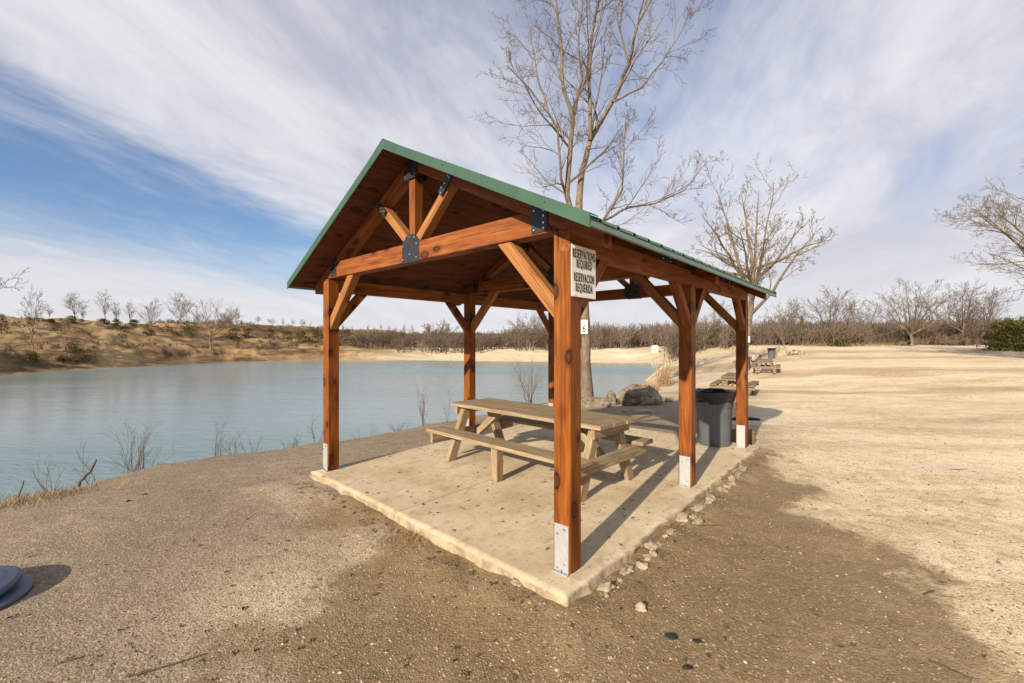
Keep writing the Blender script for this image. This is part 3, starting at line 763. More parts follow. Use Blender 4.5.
b1 = make_bin((at(714, 6.72), 6.72, .001), R_(20), 'tall grey plastic trash can with black liner beside the farthest shelter post'); b1.scale = (.94, .94, .97)
x, y = at(771.5, 35), 35.
b2 = copy_tree(b1); b2.location = (x, y, gz(x, y)); b2.rotation_euler = (0, 0, 2.); tag(b2, 'distant grey trash can out on the sand near the rock pile')

def build_lid():
    cx, cy = -3.78, 2.82
    root = empty('plastic_lid', (cx, cy, gz(cx, cy)), R_(20), 'blue grey plastic lid lying on the gravel at the left edge of the photo', 'lid')
    bm = bmesh.new()
    r = lathe(bm, [(.36, .0), (.375, .006), (.375, .03), (.355, .045), (.30, .05), (.285, .062), (.23, .066), (.215, .058), (.16, .062), (.02, .068)], 48)
    bm.faces.new(r[-1]); bm.faces.new(r[0][::-1])
    o = obj('top_disc', bm, M['lid'], root, True); o.rotation_euler = (R_(3), R_(-5), 0); o.location = (0, 0, .028)
    bm = bmesh.new(); r = lathe(bm, [(.40, .0), (.415, .005), (.412, .022), (.39, .028), (.05, .03)], 48); bm.faces.new(r[-1]); bm.faces.new(r[0][::-1])
    o = obj('rim_flange', bm, M['lid'], root, True); o.location = (.03, -.03, .0)
build_lid()

# ------------------------------------------------------------------ rocks
def rock_bm(sx, sy, sz, seed, sub=4, rough=.28, flat=.2):
    bm = bmesh.new(); bmesh.ops.create_icosphere(bm, subdivisions=sub, radius=1)
    rng = random.Random(seed); o = Vector((rng.uniform(-50, 50), rng.uniform(-50, 50), rng.uniform(-50, 50)))
    pl = [(Vector((rng.gauss(0, 1), rng.gauss(0, 1), rng.gauss(0, .8))).normalized(), rng.uniform(.55, .85)) for _ in range(9)]
    for v in bm.verts:
        p = v.co.copy()
        for n, d in pl:
            k = p.dot(n)
            if k > d: p -= n*(k-d)*.85
        p *= 1 + rough*(mnoise.noise(p*1.3+o)*.8 + .4*mnoise.noise(p*3.5+o) + .22*mnoise.noise(p*8+o))
        v.co = Vector((p.x*sx, p.y*sy, max(p.z, -.6)*sz))
    return bm
def rock(name, x, y, sx, sy, sz, seed, label, rz=0, group=None, cat='rock', sub=4, sink=.3, z=None):
    o = obj(name, rock_bm(sx, sy, sz, seed, sub, .55 if cat in ('stone', 'concrete chunk') and sub < 4 else .28), M['rock'], None, sub > 3)
    o.location = (x, y, (gz(x, y) if z is None else z) + sz*sink); o.rotation_euler = (0, 0, rz)
    return tag(o, label, cat, group)
rock('boulder', at(637, 14.2), 14.3, .70, .5, .68, 11, 'big grey limestone boulder at the water edge between two shelter posts', .1, sub=5, cat='boulder').data.materials[0] = M['crag']
rock('boulder', at(652, 13.9), 14.2, .42, .35, .42, 12, 'low pale boulder against the right side of the big grey boulder', .5, cat='boulder')
rock('boulder', at(613, 14.3), 14.6, .26, .3, .36, 14, 'small dark boulder against the left side of the big grey boulder', .9, cat='boulder').data.materials[0] = M['crag']
rock('stone_block', at(594, 13.4), 13.5, .62, .28, .24, 13, 'long weathered stone block lying at the foot of the tall bare tree', R_(-6), cat='stone').data.materials[0] = M['crag']
rock('stone_block', at(640, 11.6), 11.8, .62, .22, .10, 19, 'flat pale stone slab half sunk in the dirt beyond the picnic table', R_(8), cat='stone')
for i, (px, d, s, lab) in enumerate([(755, 38, .7, 'flat tan mound of rock left of the distant bin'), (781, 38.5, 1.0, 'rounded tan boulder just right of the distant bin'),
        (787, 39, .75, 'second tan boulder from the distant bin in the rock pile'), (793, 40, .6, 'dark tan boulder in the middle of the distant rock pile'), (797, 39, .55, 'upright tan boulder on the right side of the distant rock pile'),
        (802, 41, .5, 'rightmost small tan boulder of the distant rock pile')]):
    x, y = at(px, d), d; rock('boulder', x, y, s*.8, s*.7, s*(.6 if i else .35), 30+i, lab, i*.7, 'distant rock pile', 'boulder', 3)
rr = random.Random(8)
for i in range(34):
    v = rr.uniform(-.15, 3.6); s = rr.choice([.010, .014, .018, .022, .032]); u = -.19 - abs(rr.gauss(0, .035)) - s*.5
    x, y = loc_w(v, u)
    rock('rubble_stone', x, y, s*1.5, s*1.1, s*.9, 60+i, 'small pale rubble stone along the broken right edge of the concrete slab', rr.uniform(0, 6), 'rubble along the slab edge', 'stone', 3, .1)
for i in range(11):
    v = .15 + i*.36 + rr.uniform(-.1, .1); s = rr.uniform(.035, .062); x, y = loc_w(v, -.178 - rr.uniform(0, .03))
    rock('broken_chunk', x, y, s*1.9, s*.9, s*.75, 140+i, 'pale chunk of broken concrete wedged against the right edge of the slab', RZ + rr.uniform(-.3, .3), 'broken concrete chunks', 'concrete chunk', 3, .1)
for (px, py, s, lab) in [(698, 526, .055, 'largest pale stone beside the right edge of the slab'), (641, 611, .035, 'pale flat stone lying alone on the damp gravel right of the slab corner'),
                         (517, 589, .035, 'pale stone on the damp gravel left of the near slab corner'), (528, 583, .028, 'tan stone touching the near left edge of the slab')]:
    x, y = gp(px, py, -.1); rock('loose_stone', x, y, s*1.3, s, s*.7, int(px), lab, px, None, 'stone', 3)
for (px, py, s, lab) in [(672, 635, .032, 'black clod of dirt on the damp gravel, larger of the two by the bottom'), (697, 639, .022, 'smaller black clod beside the larger one on the damp gravel'), (688, 666, .022, 'dark pebble-sized clod near the bottom edge on damp gravel'),
                          (128, 493, .028, 'dark clod on the gravel below the left bare shrub'), (145, 486, .026, 'dark clod nearest the water edge on the left gravel')]:
    x, y = gp(px, py, -.1); o = rock('dirt_clod', x, y, s*1.3, s*.8, s*.45, int(px)+3, lab, px, None, 'clod', 3); o.data.materials.clear(); o.data.materials.append(M['soot'])
# timber block beyond the far post, charred grate on the sand
def small_things():
    x, y = at(743, 7.25), 7.3
    bm = bmesh.new(); add_box(bm, -.19, .19, -.07, .07, 0, .24, .012)
    for v in bm.verts: v.co += Vector((mnoise.noise(v.co*9), mnoise.noise(v.co*9+Vector((5, 0, 0))), 0))*.012
    o = member('timber_block', bm, (1, 0, 0), M['timber'], None); o.location = Vector((x, y, gz(x, y)+.12)); o.rotation_euler = (0, 0, R_(-6))
    tag(o, 'short brown timber block on the ground just behind the farthest post', 'timber block')
    x, y = at(746, 10.0), 10.1
    bm = rock_bm(.36, .16, .05, 77, 4, .5)
    o = obj('charred_log', bm, M['soot'], None, True); o.location = (x, y, gz(x, y)+.02); o.rotation_euler = (0, 0, .1)
    tag(o, 'black charred log lying flat on the sand behind the farthest post', 'charred log')
    d = 73; x, y = at(655, d), d; z = gz(x, y)
    r = empty('utility_box', (x, y, z), .3, 'small pale utility hut on the far beach in front of the brown wood', 'hut')
    bm = bmesh.new(); add_box(bm, -.42, .42, -.4, .4, 0, 1.15, .02); obj('wall', bm, M['shed'], r)
    bm = bmesh.new(); add_prism(bm, [(-.47, 1.151), (.47, 1.151), (.47, 1.2), (0, 1.36), (-.47, 1.2)], 1, -.45, .45, .01); obj('roof', bm, M['shed'], r)
    bm = bmesh.new(); add_box(bm, -.2, .2, -.43, -.403, .05, .95, .01); obj('door', bm, M['sign'], r)
small_things()

# ------------------------------------------------------------------ branching plants
class Tubes:
    """collects tapered tubes; one mesh"""
    def __init__(s): s.V = []; s.F = []; s.n = 0; s.tint = []
    def tube(s, P, Rd, k, tint=0.):
        P = np.asarray(P, float); m = len(P)
        T = np.gradient(P, axis=0); T /= np.linalg.norm(T, axis=1)[:, None] + 1e-9
        a = np.array([0., 0, 1]) if abs(T[0][2]) < .85 else np.array([1., 0, 0])
        U = np.cross(T, a); U /= np.linalg.norm(U, axis=1)[:, None] + 1e-9; W_ = np.cross(T, U)
        th = np.arange(k)*2*np.pi/k
        ring = P[:, None, :] + np.asarray(Rd)[:, None, None]*(np.cos(th)[None, :, None]*U[:, None, :] + np.sin(th)[None, :, None]*W_[:, None, :])
        i = np.arange(m-1)[:, None]*k; j = np.arange(k)[None, :]; j2 = (j+1) % k
        s.F.append((np.stack([i+j, i+j2, i+k+j2, i+k+j], -1).reshape(-1, 4)) + s.n)
        s.V.append(ring.reshape(-1, 3)); s.n += m*k; s.tint.append(np.full(m*k, tint))
    def mesh(s, name):
        me = np_mesh(name, np.concatenate(s.V), np.concatenate(s.F)); fattr(me, 'tint', np.concatenate(s.tint)); return me
def rvec(rng): return np.array([rng.gauss(0, 1), rng.gauss(0, 1), rng.gauss(0, 1)])
def wander(rng, p, d, L, n, curl, upb):
    P = [np.array(p, float)]; d = np.array(d, float)
    for i in range(n):
        d = d + rvec(rng)*curl + np.array([0, 0, upb]); d /= np.linalg.norm(d); P.append(P[-1] + d*L/n)
    return P
def branch_out(rng, tb, P, r0, lv, maxlv, cfg):
    """side branches along polyline P"""
    P = np.asarray(P); n = len(P)
    L = np.linalg.norm(np.diff(P, axis=0), axis=1).sum()
    cnt = cfg['cnt'][lv]; cnt = max(1, int(round(cnt*rng.uniform(.75, 1.25))))
    for c in range(cnt):
        f = cfg['from'][lv] + (1-cfg['from'][lv])*((c+rng.random())/cnt); q = f*(n-1); i = min(int(q), n-2); w = q-i
        p = P[i]*(1-w)+P[i+1]*w; t = P[i+1]-P[i]; t /= np.linalg.norm(t)
        a = rvec(rng); a -= t*a.dot(t); a /= np.linalg.norm(a)
        ang = R_(rng.uniform(*cfg['ang'])); d = t*math.cos(ang)+a*math.sin(ang)
        d[2] += cfg['lift']; d /= np.linalg.norm(d)
        l = L*cfg['len'][lv]*rng.uniform(.6, 1.15)*(1.15-.6*f)
        rr_ = .88*max(cfg['rmin'], r0*(1-.75*f)*cfg['rad']*rng.uniform(.7, 1))
        m = cfg['seg'][lv]; B = wander(rng, p, d, l, m, cfg['curl'], cfg['up'])
        tb.tube(B, np.linspace(rr_, max(cfg['rmin']*.6, rr_*.25), m+1), cfg['k'][lv], rng.random())
        if lv+1 < maxlv: branch_out(rng, tb, B, rr_, lv+1, maxlv, cfg)
CFG = dict(cnt=[7, 7, 6, 4], **{'from': [.14, .12, .1, .1]}, ang=(28, 62), lift=.10, len=[.58, .58, .55, .5], rad=.62, rmin=.009, seg=[7, 5, 4, 3], k=[6, 5, 3, 3], curl=.13, up=.035)
def limb_tree(name, base, limbs, d0, seed, mat, label, levels=3, cfg=None, group=None, cat='tree', trunk_r=.18):
    """limbs: list of (points [(x, y, z)...], r0, r1): first is the trunk"""
    rng = random.Random(seed); cfg = dict(CFG, **(cfg or {}))
    root = empty(name, base, 0, label, cat, group); b = np.array(base)
    tt, tc = Tubes(), Tubes()
    for li, (P, r0, r1) in enumerate(limbs):
        P = np.array(P, float) - b
        Q = [P[0]]
        for i in range(len(P)-1):
            for k in (1, 2, 3):
                w = k/3; p = P[i]*(1-w)+P[i+1]*w
                Q.append(p + (rvec(rng)*.012*np.linalg.norm(P[i+1]-P[i]) if k < 3 else 0))
        rs = np.linspace(r0, r1, len(Q))
        if li == 0: rs[0] *= 1.5; rs[1] *= 1.12
        tt.tube(Q, rs, 10 if r0 > .05 else 7)
        if li: branch_out(rng, tc, Q, r0, 0 if r0 > .035 else 1, levels, cfg)
    link('trunk', tt.mesh('trunk'), mat, root); link('crown', tc.mesh('crown'), mat, root)
    return root
def px_limb(pts, d, rng, dy=0.):
    """points given as picture column/row at distance d, spread in depth"""
    o = []; 
    for i, (a, b) in enumerate(pts): 
        dd = d + dy*i/max(1, len(pts)-1); o.append((at(a, dd), dd, up(b, dd)))
    return o
def tall_tree():
    d = 15.8; rng = random.Random(1)
    base = (at(587, d), d, gz(at(587, d), d)-.05)
    L = [([base, (at(586, d), d, up(345, d)), (at(584, d), d, up(290, d)), (at(580, d), d, up(235, d)), (at(579, d), d, up(200, d))], .185, .13)]
    add = lambda pts, r0, r1, dy: L.append((px_limb(pts, d, rng, dy), r0, r1))
    add([(579, 202), (582, 170), (590, 140), (612, 102), (629, 64), (637, 25), (656, -10), (668, -40)], .125, .02, 1.2)
    add([(580, 240), (567, 195), (571, 140), (573, 119), (563, 85), (561, 42), (556, 0), (553, -40)], .11, .02, -.8)
    add([(590, 140), (589, 85), (591, 38), (599, 0), (606, -50)], .075, .018, .6)
    add([(567, 195), (561, 178), (558, 131), (531, 90), (508, 66)], .06, .014, -1.8)
    add([(571, 140), (548, 112), (536, 70), (530, 30), (523, -5)], .05, .012, 1.8)
    add([(581, 250), (600, 225), (622, 190), (624, 150), (626, 122)], .06, .014, -1.2)
    add([(604, 220), (628, 207), (655, 203), (684, 190), (708, 160)], .05, .012, .8)
    add([(612, 102), (640, 88), (662, 62), (676, 40), (690, 12)], .045, .012, 1.6)
    add([(629, 64), (620, 30), (622, -5), (628, -40)], .04, .012, -1.)
    add([(573, 119), (582, 80), (578, 40), (583, -10)], .05, .012, -1.6)
    add([(567, 195), (548, 182), (530, 160), (518, 150)], .035, .01, 1.)
    return limb_tree('bare_tree', base, L, d, 21, M['bark'], 'tall leafless tree rising behind the shelter roof with a number plate on its trunk', 4,
                     dict(cnt=[9, 6, 4, 3], len=[.40, .55, .55, .5], rmin=.006, ang=(25, 60)))
tall_tree()
def auto_limbs(base, H, spread, nl, rng, r, fork=.3, lean=0.):
    b = np.array(base); f = H*fork
    tr = [b, b+np.array([lean*.3+rng.uniform(-.1, .1), 0, f*.5]), b+np.array([lean+rng.uniform(-.15, .15), rng.uniform(-.15, .15), f]), b+np.array([lean*1.5, 0, f*1.7])]
    L = [(tr, r, r*.55)]
    a0 = rng.random()*6
    for i in range(nl):
        a = a0 + i*2.399; k = rng.uniform(.75, 1.15)*spread; hh = H*rng.uniform(.78, 1.0)
        inner = (i % 3 == 0)
        if inner: k *= .35; hh = H
        s = tr[2] + (tr[3]-tr[2])*rng.uniform(-.12, .95)
        e = b + np.array([math.cos(a)*k, math.sin(a)*k, hh*(1 if inner else .82)])
        m1 = s + (e-s)*.33 + np.array([math.cos(a)*k*.06, math.sin(a)*k*.06, .0]); m2 = s + (e-s)*.68 + np.array([math.cos(a)*k*.03, math.sin(a)*k*.03, .02*H])
        L.append(([s, m1, m2, e], r*rng.uniform(.36, .52), r*.07))
    return L
def auto_tree(px, d, top, r, spread, nl, seed, mat, label, levels=3, cfg=None, group=None, name='bare_tree', fork=.3, lean=0., base_z=None):
    rng = random.Random(seed); x = at(px, d); z = gz(x, d)-.05 if base_z is None else base_z
    H = up(top, d) - z
    return limb_tree(name, (x, d, z), auto_limbs((x, d, z), H*.93, spread, nl, rng, r, fork, lean), d, seed, mat, label, levels, cfg, group)
auto_tree(744, 29, 174, .24, 4.7, 14, 5, M['bark'], 'wide-crowned leafless tree standing behind the far end of the shelter', 4, dict(rmin=.010, cnt=[6, 5, 4, 3], len=[.45, .5, .5, .5]), fork=.34, lean=.45)
auto_tree(1101, 27, 122, .27, 5.6, 22, 9, M['bark'], 'large leafless tree whose branches reach in at the right edge', 4, dict(rmin=.009, cnt=[8, 7, 5, 3], len=[.45, .55, .5, .5]), fork=.22)
auto_tree(-52, 44, 255, .2, 6.0, 8, 12, M['bark_dark'], 'leafless tree whose branch tips reach in at the left edge above the hill', 3, dict(rmin=.02, cnt=[6, 5, 3, 3]))
# number plate on the tall tree and tag on the second tree
def plates():
    d = 15.56; x = at(584.2, d); z0, z1 = up(333.5, d), up(319.5, d)
    s = empty('number_plate', (x, d, (z0+z1)/2), R_(4), 'white number plate reading 6 nailed to the tall tree behind the near post', 'sign')
    h = (z1-z0)/2; w = .125
    bm = bmesh.new(); add_box(bm, -w, w, 0, .012, -h, h, .002); obj('panel', bm, M['sign'], s)
    t = link('lettering', text_mesh('6', .36, .12, .001, .006), M['ink'], s); t.rotation_euler = (R_(90), 0, 0); t.location = (0, -.003, -h*.28)
    d = 28.6; x = at(748, d)
    bm = bmesh.new(); add_box(bm, -.13, .13, 0, .012, -.2, .2, .002); o = obj('tree_tag', bm, M['sign']); o.location = (x, d, up(339, d))
    tag(o, 'small blank white plate on the trunk of the wide-crowned tree', 'sign')
plates()
# mid-distance trees on the right
CM = dict(rmin=.022, cnt=[7, 6, 4, 3], k=[4, 3, 3, 3], seg=[5, 4, 3, 2], len=[.55, .58, .55, .5])
for i, (px, d, top, r, sp, nl, lab, mt) in enumerate([
        (829, 62, 291, .16, 4.6, 10, 'round-crowned leafless tree in the middle of the right treeline', 'bark_dark'),
        (912, 60, 281, .2, 5.6, 11, 'broad leafless tree with pale forking stems above the crest of the lot', 'bark'),
        (962, 64, 287, .2, 4.4, 10, 'dark tangled leafless tree left of the evergreen', 'bark_dark'),
        (985, 70, 292, .18, 4.4, 8, 'thin grey leafless tree directly behind the evergreen', 'bark_dark'),
        (858, 80, 300, .16, 4.2, 8, 'faint leafless tree between the round-crowned and the broad tree', 'bark_far'),
        (790, 70, 300, .15, 3.2, 8, 'slender leafless tree left of the round-crowned tree', 'bark_far'),
        (533, 84, 310, .17, 4.6, 9, 'leafless tree on the far shore framed between two shelter posts', 'bark_dark'),
        (716, 66, 306, .13, 3.0, 8, 'leafless tree seen between the two right shelter posts', 'bark_far'),
        (430, 104, 325, .16, 3.8, 8, 'low leafless tree on the far shore left of the back post', 'bark_far'),
        (442, 106, 322, .16, 3.2, 7, 'slightly taller leafless tree just left of the back post on the far shore', 'bark_far')]):
    auto_tree(px, d, top, r, sp, nl, 100+i, M[mt], lab, 3, dict(CM, rmin=.005 + d*.00017), fork=.2)
# prototypes for hill trees, copied
def hill_trees():
    protos = []
    for i in range(5):
        rng = random.Random(200+i)
        tr = limb_tree('hill_tree', (0, 0, 0), auto_limbs((0, 0, 0), 4.6, [1.9, 1.15, 1.5, .9, 2.2][i], [10, 7, 10, 7, 11][i], rng, .075, .22), 0, 210+i,
                       M['bark_far'] if i != 3 else M['bark'], None, 3, dict(rmin=.011, cnt=[7, 6, 4, 3], k=[3, 3, 3, 3], seg=[4, 3, 3, 2], lift=.22, ang=(25, 58)), cat='tree')
        protos.append(tr)
    used = [False]*5
    rows = [(33, 47, 297, 1, 'thin leafless tree standing low on the left hillside near the water'), (49, 72, 306, 3, 'small spindly tree on the hill crest right of the low hillside tree'),
            (75, 72, 297, 0, 'bushy-crowned leafless tree on the hill crest, third from the left edge'), (83, 73, 309, 3, 'very small tree touching the right side of the bushy-crowned crest tree'),
            (104.5, 73, 295, 1, 'tall narrow leafless tree on the hill crest above the dark round bush'), (116, 75, 305, 3, 'short thin tree right of the tall narrow crest tree'),
            (130, 77, 304, 1, 'slim leafless tree alone on the hill crest left of the pale twiggy tree'), (151, 66, 303, 2, 'pale dense twiggy tree standing below the hill crest'),
            (181, 84, 298, 0, 'round leafless tree on the crest midway along the hill'), (211, 71, 303, 4, 'wide leafless tree low on the hill slope close to the water'),
            (231, 90, 311, 4, 'leafless tree on the crest just right of the wide slope tree'), (258, 98, 317, 0, 'small round tree on the crest right of the olive bushes'),
            (272, 100, 318, 4, 'small tree on the hill end, second left of the left shelter post group'), (283, 102, 319, 1, 'small thin tree at the hill end left of the shelter roof'),
            (293, 104, 320, 2, 'small twiggy tree at the hill end under the roof eave'), (303, 104, 320, 0, 'small tree at the hill end just left of the left shelter post'), (197, 95, 316, 2, 'small twiggy tree behind the crest between round and wide trees')]
    for px, d, top, k, lab in rows:
        if px == 33: d = hit(33, 352)
        if px == 211: d = hit(211, 349)
        if px == 151: d = hit(151, 333)
        x = at(px, d); z = gz(x, d)-.05; s = max(.35, (up(top, d)-z)/4.6)
        o = protos[k] if not used[k] else copy_tree(protos[k]); used[k] = True
        o.location = (x, d, z); o.scale = (s*(.6 if px == 33 else 1.), s*(.6 if px == 33 else 1.), s); o.rotation_euler = (0, 0, px*1.7); tag(o, lab, 'tree', 'leafless trees on the left hill')
    # row of poplars behind the left post
    for i, px in enumerate([343, 352, 361, 368, 374, 381, 389, 396, 404, 412]):
        d = 104 + (i % 3)*4; x = at(px, d); z = gz(x, d); s = (up(324 + (i*7 % 5), d)-z)/4.6
        o = copy_tree(protos[[3, 1, 0, 3, 2][i % 5]]); o.location = (x, d, z); o.scale = (s*.9, s*.9, s); o.rotation_euler = (0, 0, i*1.1)
        tag(o, 'leafless tree in the close row on the far shore beyond the left post', 'tree', 'row of leafless trees on the far shore')
hill_trees()

# ------------------------------------------------------------------ leaf masses (evergreens, bushes)
def leaf_bush(name, x, y, w, h, seed, mat, label, n=900, leaf=.16, cat='bush', group=None, conic=0.):
    rng = np.random.default_rng(seed); z = gz(x, y)
    root = empty(name, (x, y, z-.05), 0, label, cat, group)
    nc = max(6, n//40)                                    # clumps
    ca = rng.random(nc)*6.283; cz = rng.random(nc)**.8; cr = np.sqrt(rng.random(nc))*(1-conic*cz)*np.sqrt(np.clip(1-(cz-.35)**2*1.6, .05, 1))
    cc = np.stack([np.cos(ca)*cr*w/2*.8, np.sin(ca)*cr*w/2*.8, cz*h*.88+.05*h], -1)
    idx = rng.integers(0, nc, n); p = cc[idx] + rng.normal(0, 1, (n, 3))*np.array([w*.10, w*.10, h*.07])
    p[:, 2] = np.clip(p[:, 2], .02, None)
    a = rng.normal(0, 1, (n, 3)); a /= np.linalg.norm(a, axis=1)[:, None]; b = rng.normal(0, 1, (n, 3)); b = np.cross(a, b); b /= np.linalg.norm(b, axis=1)[:, None]
    sz = leaf*rng.uniform(.5, 1.2, (n, 1))
    V = np.stack([p-a*sz, p+b*sz*.35, p+a*sz, p-b*sz*.35], 1).reshape(-1, 3)
    me = np_mesh('foliage', V, np.arange(n*4).reshape(-1, 4), False)
    tint = np.clip(rng.random(nc)[idx]*.8 + rng.random(n)*.3, 0, 1); fattr(me, 'tint', np.repeat(tint, 4))
    link('foliage', me, mat, root)
    tb = Tubes(); r2 = random.Random(seed)
    for k in range(5): tb.tube(wander(r2, (r2.uniform(-.1, .1)*w, r2.uniform(-.1, .1)*w, 0), (r2.uniform(-.4, .4), r2.uniform(-.4, .4), 1), h*.8, 5, .12, .05), np.linspace(.03*h/2, .008, 6), 5)
    link('stem', tb.mesh('stem'), M['bark_dark'], root)
    return root
for px, py, d, wpx, hpx, lab, mt in [(79, 364, 53, 24, 16, 'dark round evergreen bush at the foot of the left hill', 'cedar'), (31, 363, 50, 13, 8, 'low dark bush left of the dark round bush', 'cedar'),
        (61, 363, 52, 11, 6, 'small flat bush between the two darker bushes on the left shore', 'bush'), (1, 330, 60, 12, 14, 'brown bush cut by the left edge on the hillside', 'drybrush'),
        (148, 335, 68, 10, 7, 'low bush under the pale twiggy tree', 'bush'), (190, 338, 80, 20, 15, 'olive evergreen bush on the slope right of the round crest tree', 'cedar'),
        (232, 339, 84, 18, 11, 'olive bush on the slope behind the wide hillside tree', 'cedar'), (247, 338, 88, 12, 9, 'second olive bush right of the wide hillside tree', 'bush'),
        (287, 341, 92, 13, 10, 'green bush at the right end of the hill', 'cedar'), (300, 343, 90, 14, 12, 'large green bush beside the left shelter post', 'cedar'), (313, 342, 94, 14, 13, 'tall green bush nearest the left shelter post', 'cedar'),
        (270, 337, 96, 11, 8, 'brownish bush on the crest near the hill end', 'bush'), (117, 326, 76, 8, 7, 'low dark scrub under the short crest tree', 'bush'), (134, 326, 78, 9, 6, 'low dark scrub under the slim crest tree', 'bush'),
        (72, 323, 73, 9, 7, 'low dark scrub under the bushy-crowned crest tree', 'bush'), (104, 326, 74, 9, 7, 'low dark scrub under the tall narrow crest tree', 'bush'), (50, 322, 73, 8, 3, 'low dark scrub under the small spindly tree', 'cedar'),
        (345, 349, 88, 22, 14, 'dull green bush on the far shore right of the left post', 'bush'), (365, 351, 92, 24, 9, 'brown scrub on the far beach edge below the row of trees', 'drybrush'), 
        (730, 343, 62, 14, 10, 'dark bush in the brown wood right of the middle post', 'bush'), (838, 347, 58, 22, 12, 'dark green bush at the foot of the round-crowned tree', 'cedar'), (857, 346, 60, 14, 9, 'dull bush right of the dark green bush', 'bush'),
        (903, 343, 62, 20, 9, 'dull green scrub at the foot of the broad leafless tree', 'cedar'), (936, 343, 64, 18, 10, 'brown scrub right of the broad leafless tree', 'drybrush'), (965, 344, 62, 20, 11, 'olive scrub below the tangled tree', 'bush')]:
    if px < 340: d = hit(px, py)
    x = at(px, d); w = wpx*d/F; h = hpx*d/F
    leaf_bush('evergreen_bush' if mt == 'cedar' else 'scrub_bush', x, d, w, h*1.15, int(px*3+d), M[mt], lab, 1100, .025*w+.05, 'bush')
leaf_bush('cedar_tree', at(1012, 46), 46, 5.2, 3.3, 77, M['cedar'], 'dark olive evergreen at the right edge below the leafless branches', 9000, .15, 'tree', conic=.35)
leaf_bush('cedar_tree', at(1046, 48), 48, 5.0, 4.4, 78, M['cedar'], 'taller evergreen half outside the frame on the right', 7000, .16, 'tree', conic=.35)

# ------------------------------------------------------------------ brown winter wood (one mass)
def wood_mass(name, spots, seed, tw, mat):
    rng = np.random.default_rng(seed); PV = []; tint = []
    segs0 = []; segs1 = []; rad = []; tn = []
    for (x, y, z, h, w) in spots:
        t0 = rng.random()
        ns = rng.integers(3, 6)
        for k in range(ns):
            b = np.array([x+rng.normal(0, w*.25), y+rng.normal(0, w*.25), z-.1]); e = b + np.array([rng.normal(0, w*.25), rng.normal(0, w*.25), h*rng.uniform(.6, 1)])
            segs0.append(b); segs1.append(e); rad.append(.030*tw); tn.append(t0*.7)
            m = rng.integers(10, 16); f = rng.uniform(.12, .95, m)
            p = b+(e-b)*f[:, None]; ang = rng.random(m)*6.283; l = h*.38*(1.1-f)*rng.uniform(.5, 1.2, m)
            q = p + np.stack([np.cos(ang)*l*.75, np.sin(ang)*l*.75, l*rng.uniform(.4, 1.1, m)], -1)
            segs0 += list(p); segs1 += list(q); rad += [.015*tw]*m; tn += list(np.clip(t0*.8+rng.random(m)*.25, 0, 1))
            for j in range(m):
                for _ in range(3):
                    g = rng.uniform(.3, 1); pp = p[j]+(q[j]-p[j])*g; dl = (q[j]-p[j])*rng.uniform(.35, .6) + rng.normal(0, l[j]*.25, 3)
                    segs0.append(pp); segs1.append(pp+dl); rad.append(.010*tw); tn.append(min(1, t0*.8+rng.random()*.3))
    A = np.array(segs0); B = np.array(segs1); r = np.array(rad)[:, None]
    T = B-A; T /= np.linalg.norm(T, axis=1)[:, None]+1e-9
    U = np.cross(T, np.array([.31, .77, .2])); U /= np.linalg.norm(U, axis=1)[:, None]+1e-9; Wv = np.cross(T, U)
    V = []
    for a in (0, 2.094, 4.189):
        o = (math.cos(a)*U+math.sin(a)*Wv)
        V += [A+o*r, B+o*r*.45]
    V = np.stack(V, 1).reshape(-1, 3); n = len(A); b = np.arange(n)[:, None]*6
    Fc = np.concatenate([b+np.array([0, 2, 3, 1]), b+np.array([2, 4, 5, 3]), b+np.array([4, 0, 1, 5])])
    me = np_mesh(name, V, Fc); fattr(me, 'tint', np.repeat(np.array(tn), 6))
    return tag(link(name, me, mat), kind='stuff')
def woods():
    rng = random.Random(4); S = []
    # far shore
    for i in range(520):
        px = rng.uniform(315, 720); d = rng.uniform(84, 125); x = at(px, d); top = 330 + 6*mnoise.noise((px*.02, 3, 0)) - 8*ss(px, 480, 600) - rng.uniform(0, 3) + max(0, rng.gauss(0, 3))
        z = gz(x, d); h = up(top, d)-z
        if h > 1: S.append((x, d, z, h, 2.6))
    wood_mass('far_shore_wood', S, 1, 2.5, M['wood_mass'])
    S = []
    for i in range(520):
        px = rng.uniform(668, 1075); d = rng.uniform(58, 88) if px < 860 else rng.uniform(66, 95); x = at(px, d)
        if px < 800 and d < 66: d += 2; x = at(px, d)
        top = 318 + 7*mnoise.noise((px*.03, 7, 0)) + max(0, rng.gauss(0, 4)) - (4 if 930 < px else 0) + rng.uniform(-3, 4)
        z = gz(x, d); h = up(top, d)-z
        if h > .8: S.append((x, d, z, h, 2.0))
    for i in range(260):
        px = rng.uniform(780, 1075); d = rng.uniform(66, 84); x = at(px, d); z = gz(x, d); S.append((x, d, z, up(319+5*mnoise.noise((px*.05, 2, 0)), d)-z, 2.2))
    for i in range(150):
        px = rng.uniform(800, 1075); d = rng.uniform(60, 68); x = at(px, d); z = gz(x, d); S.append((x, d, z, rng.uniform(.8, 2.0), 1.5))
    wood_mass('right_side_wood', S, 2, 1.9, M['wood_mass'])
    S = []
    for i in range(130):
        px = rng.uniform(150, 340); d = rng.uniform(86, 112); x = at(px, d); z = gz(x, d); S.append((x, d, z, rng.uniform(.5, 1.8), 1.6))
    for i in range(160):
        px = rng.uniform(0, 330); q = px/330; d = 40+q*38+rng.uniform(4, 24); x = at(px, d); z = gz(x, d)
        if z > -1.2: S.append((x, d, z, rng.uniform(.25, .9), 1.1))
    wood_mass('hillside_scrub', S, 3, 1.3, M['drybrush'])
woods()

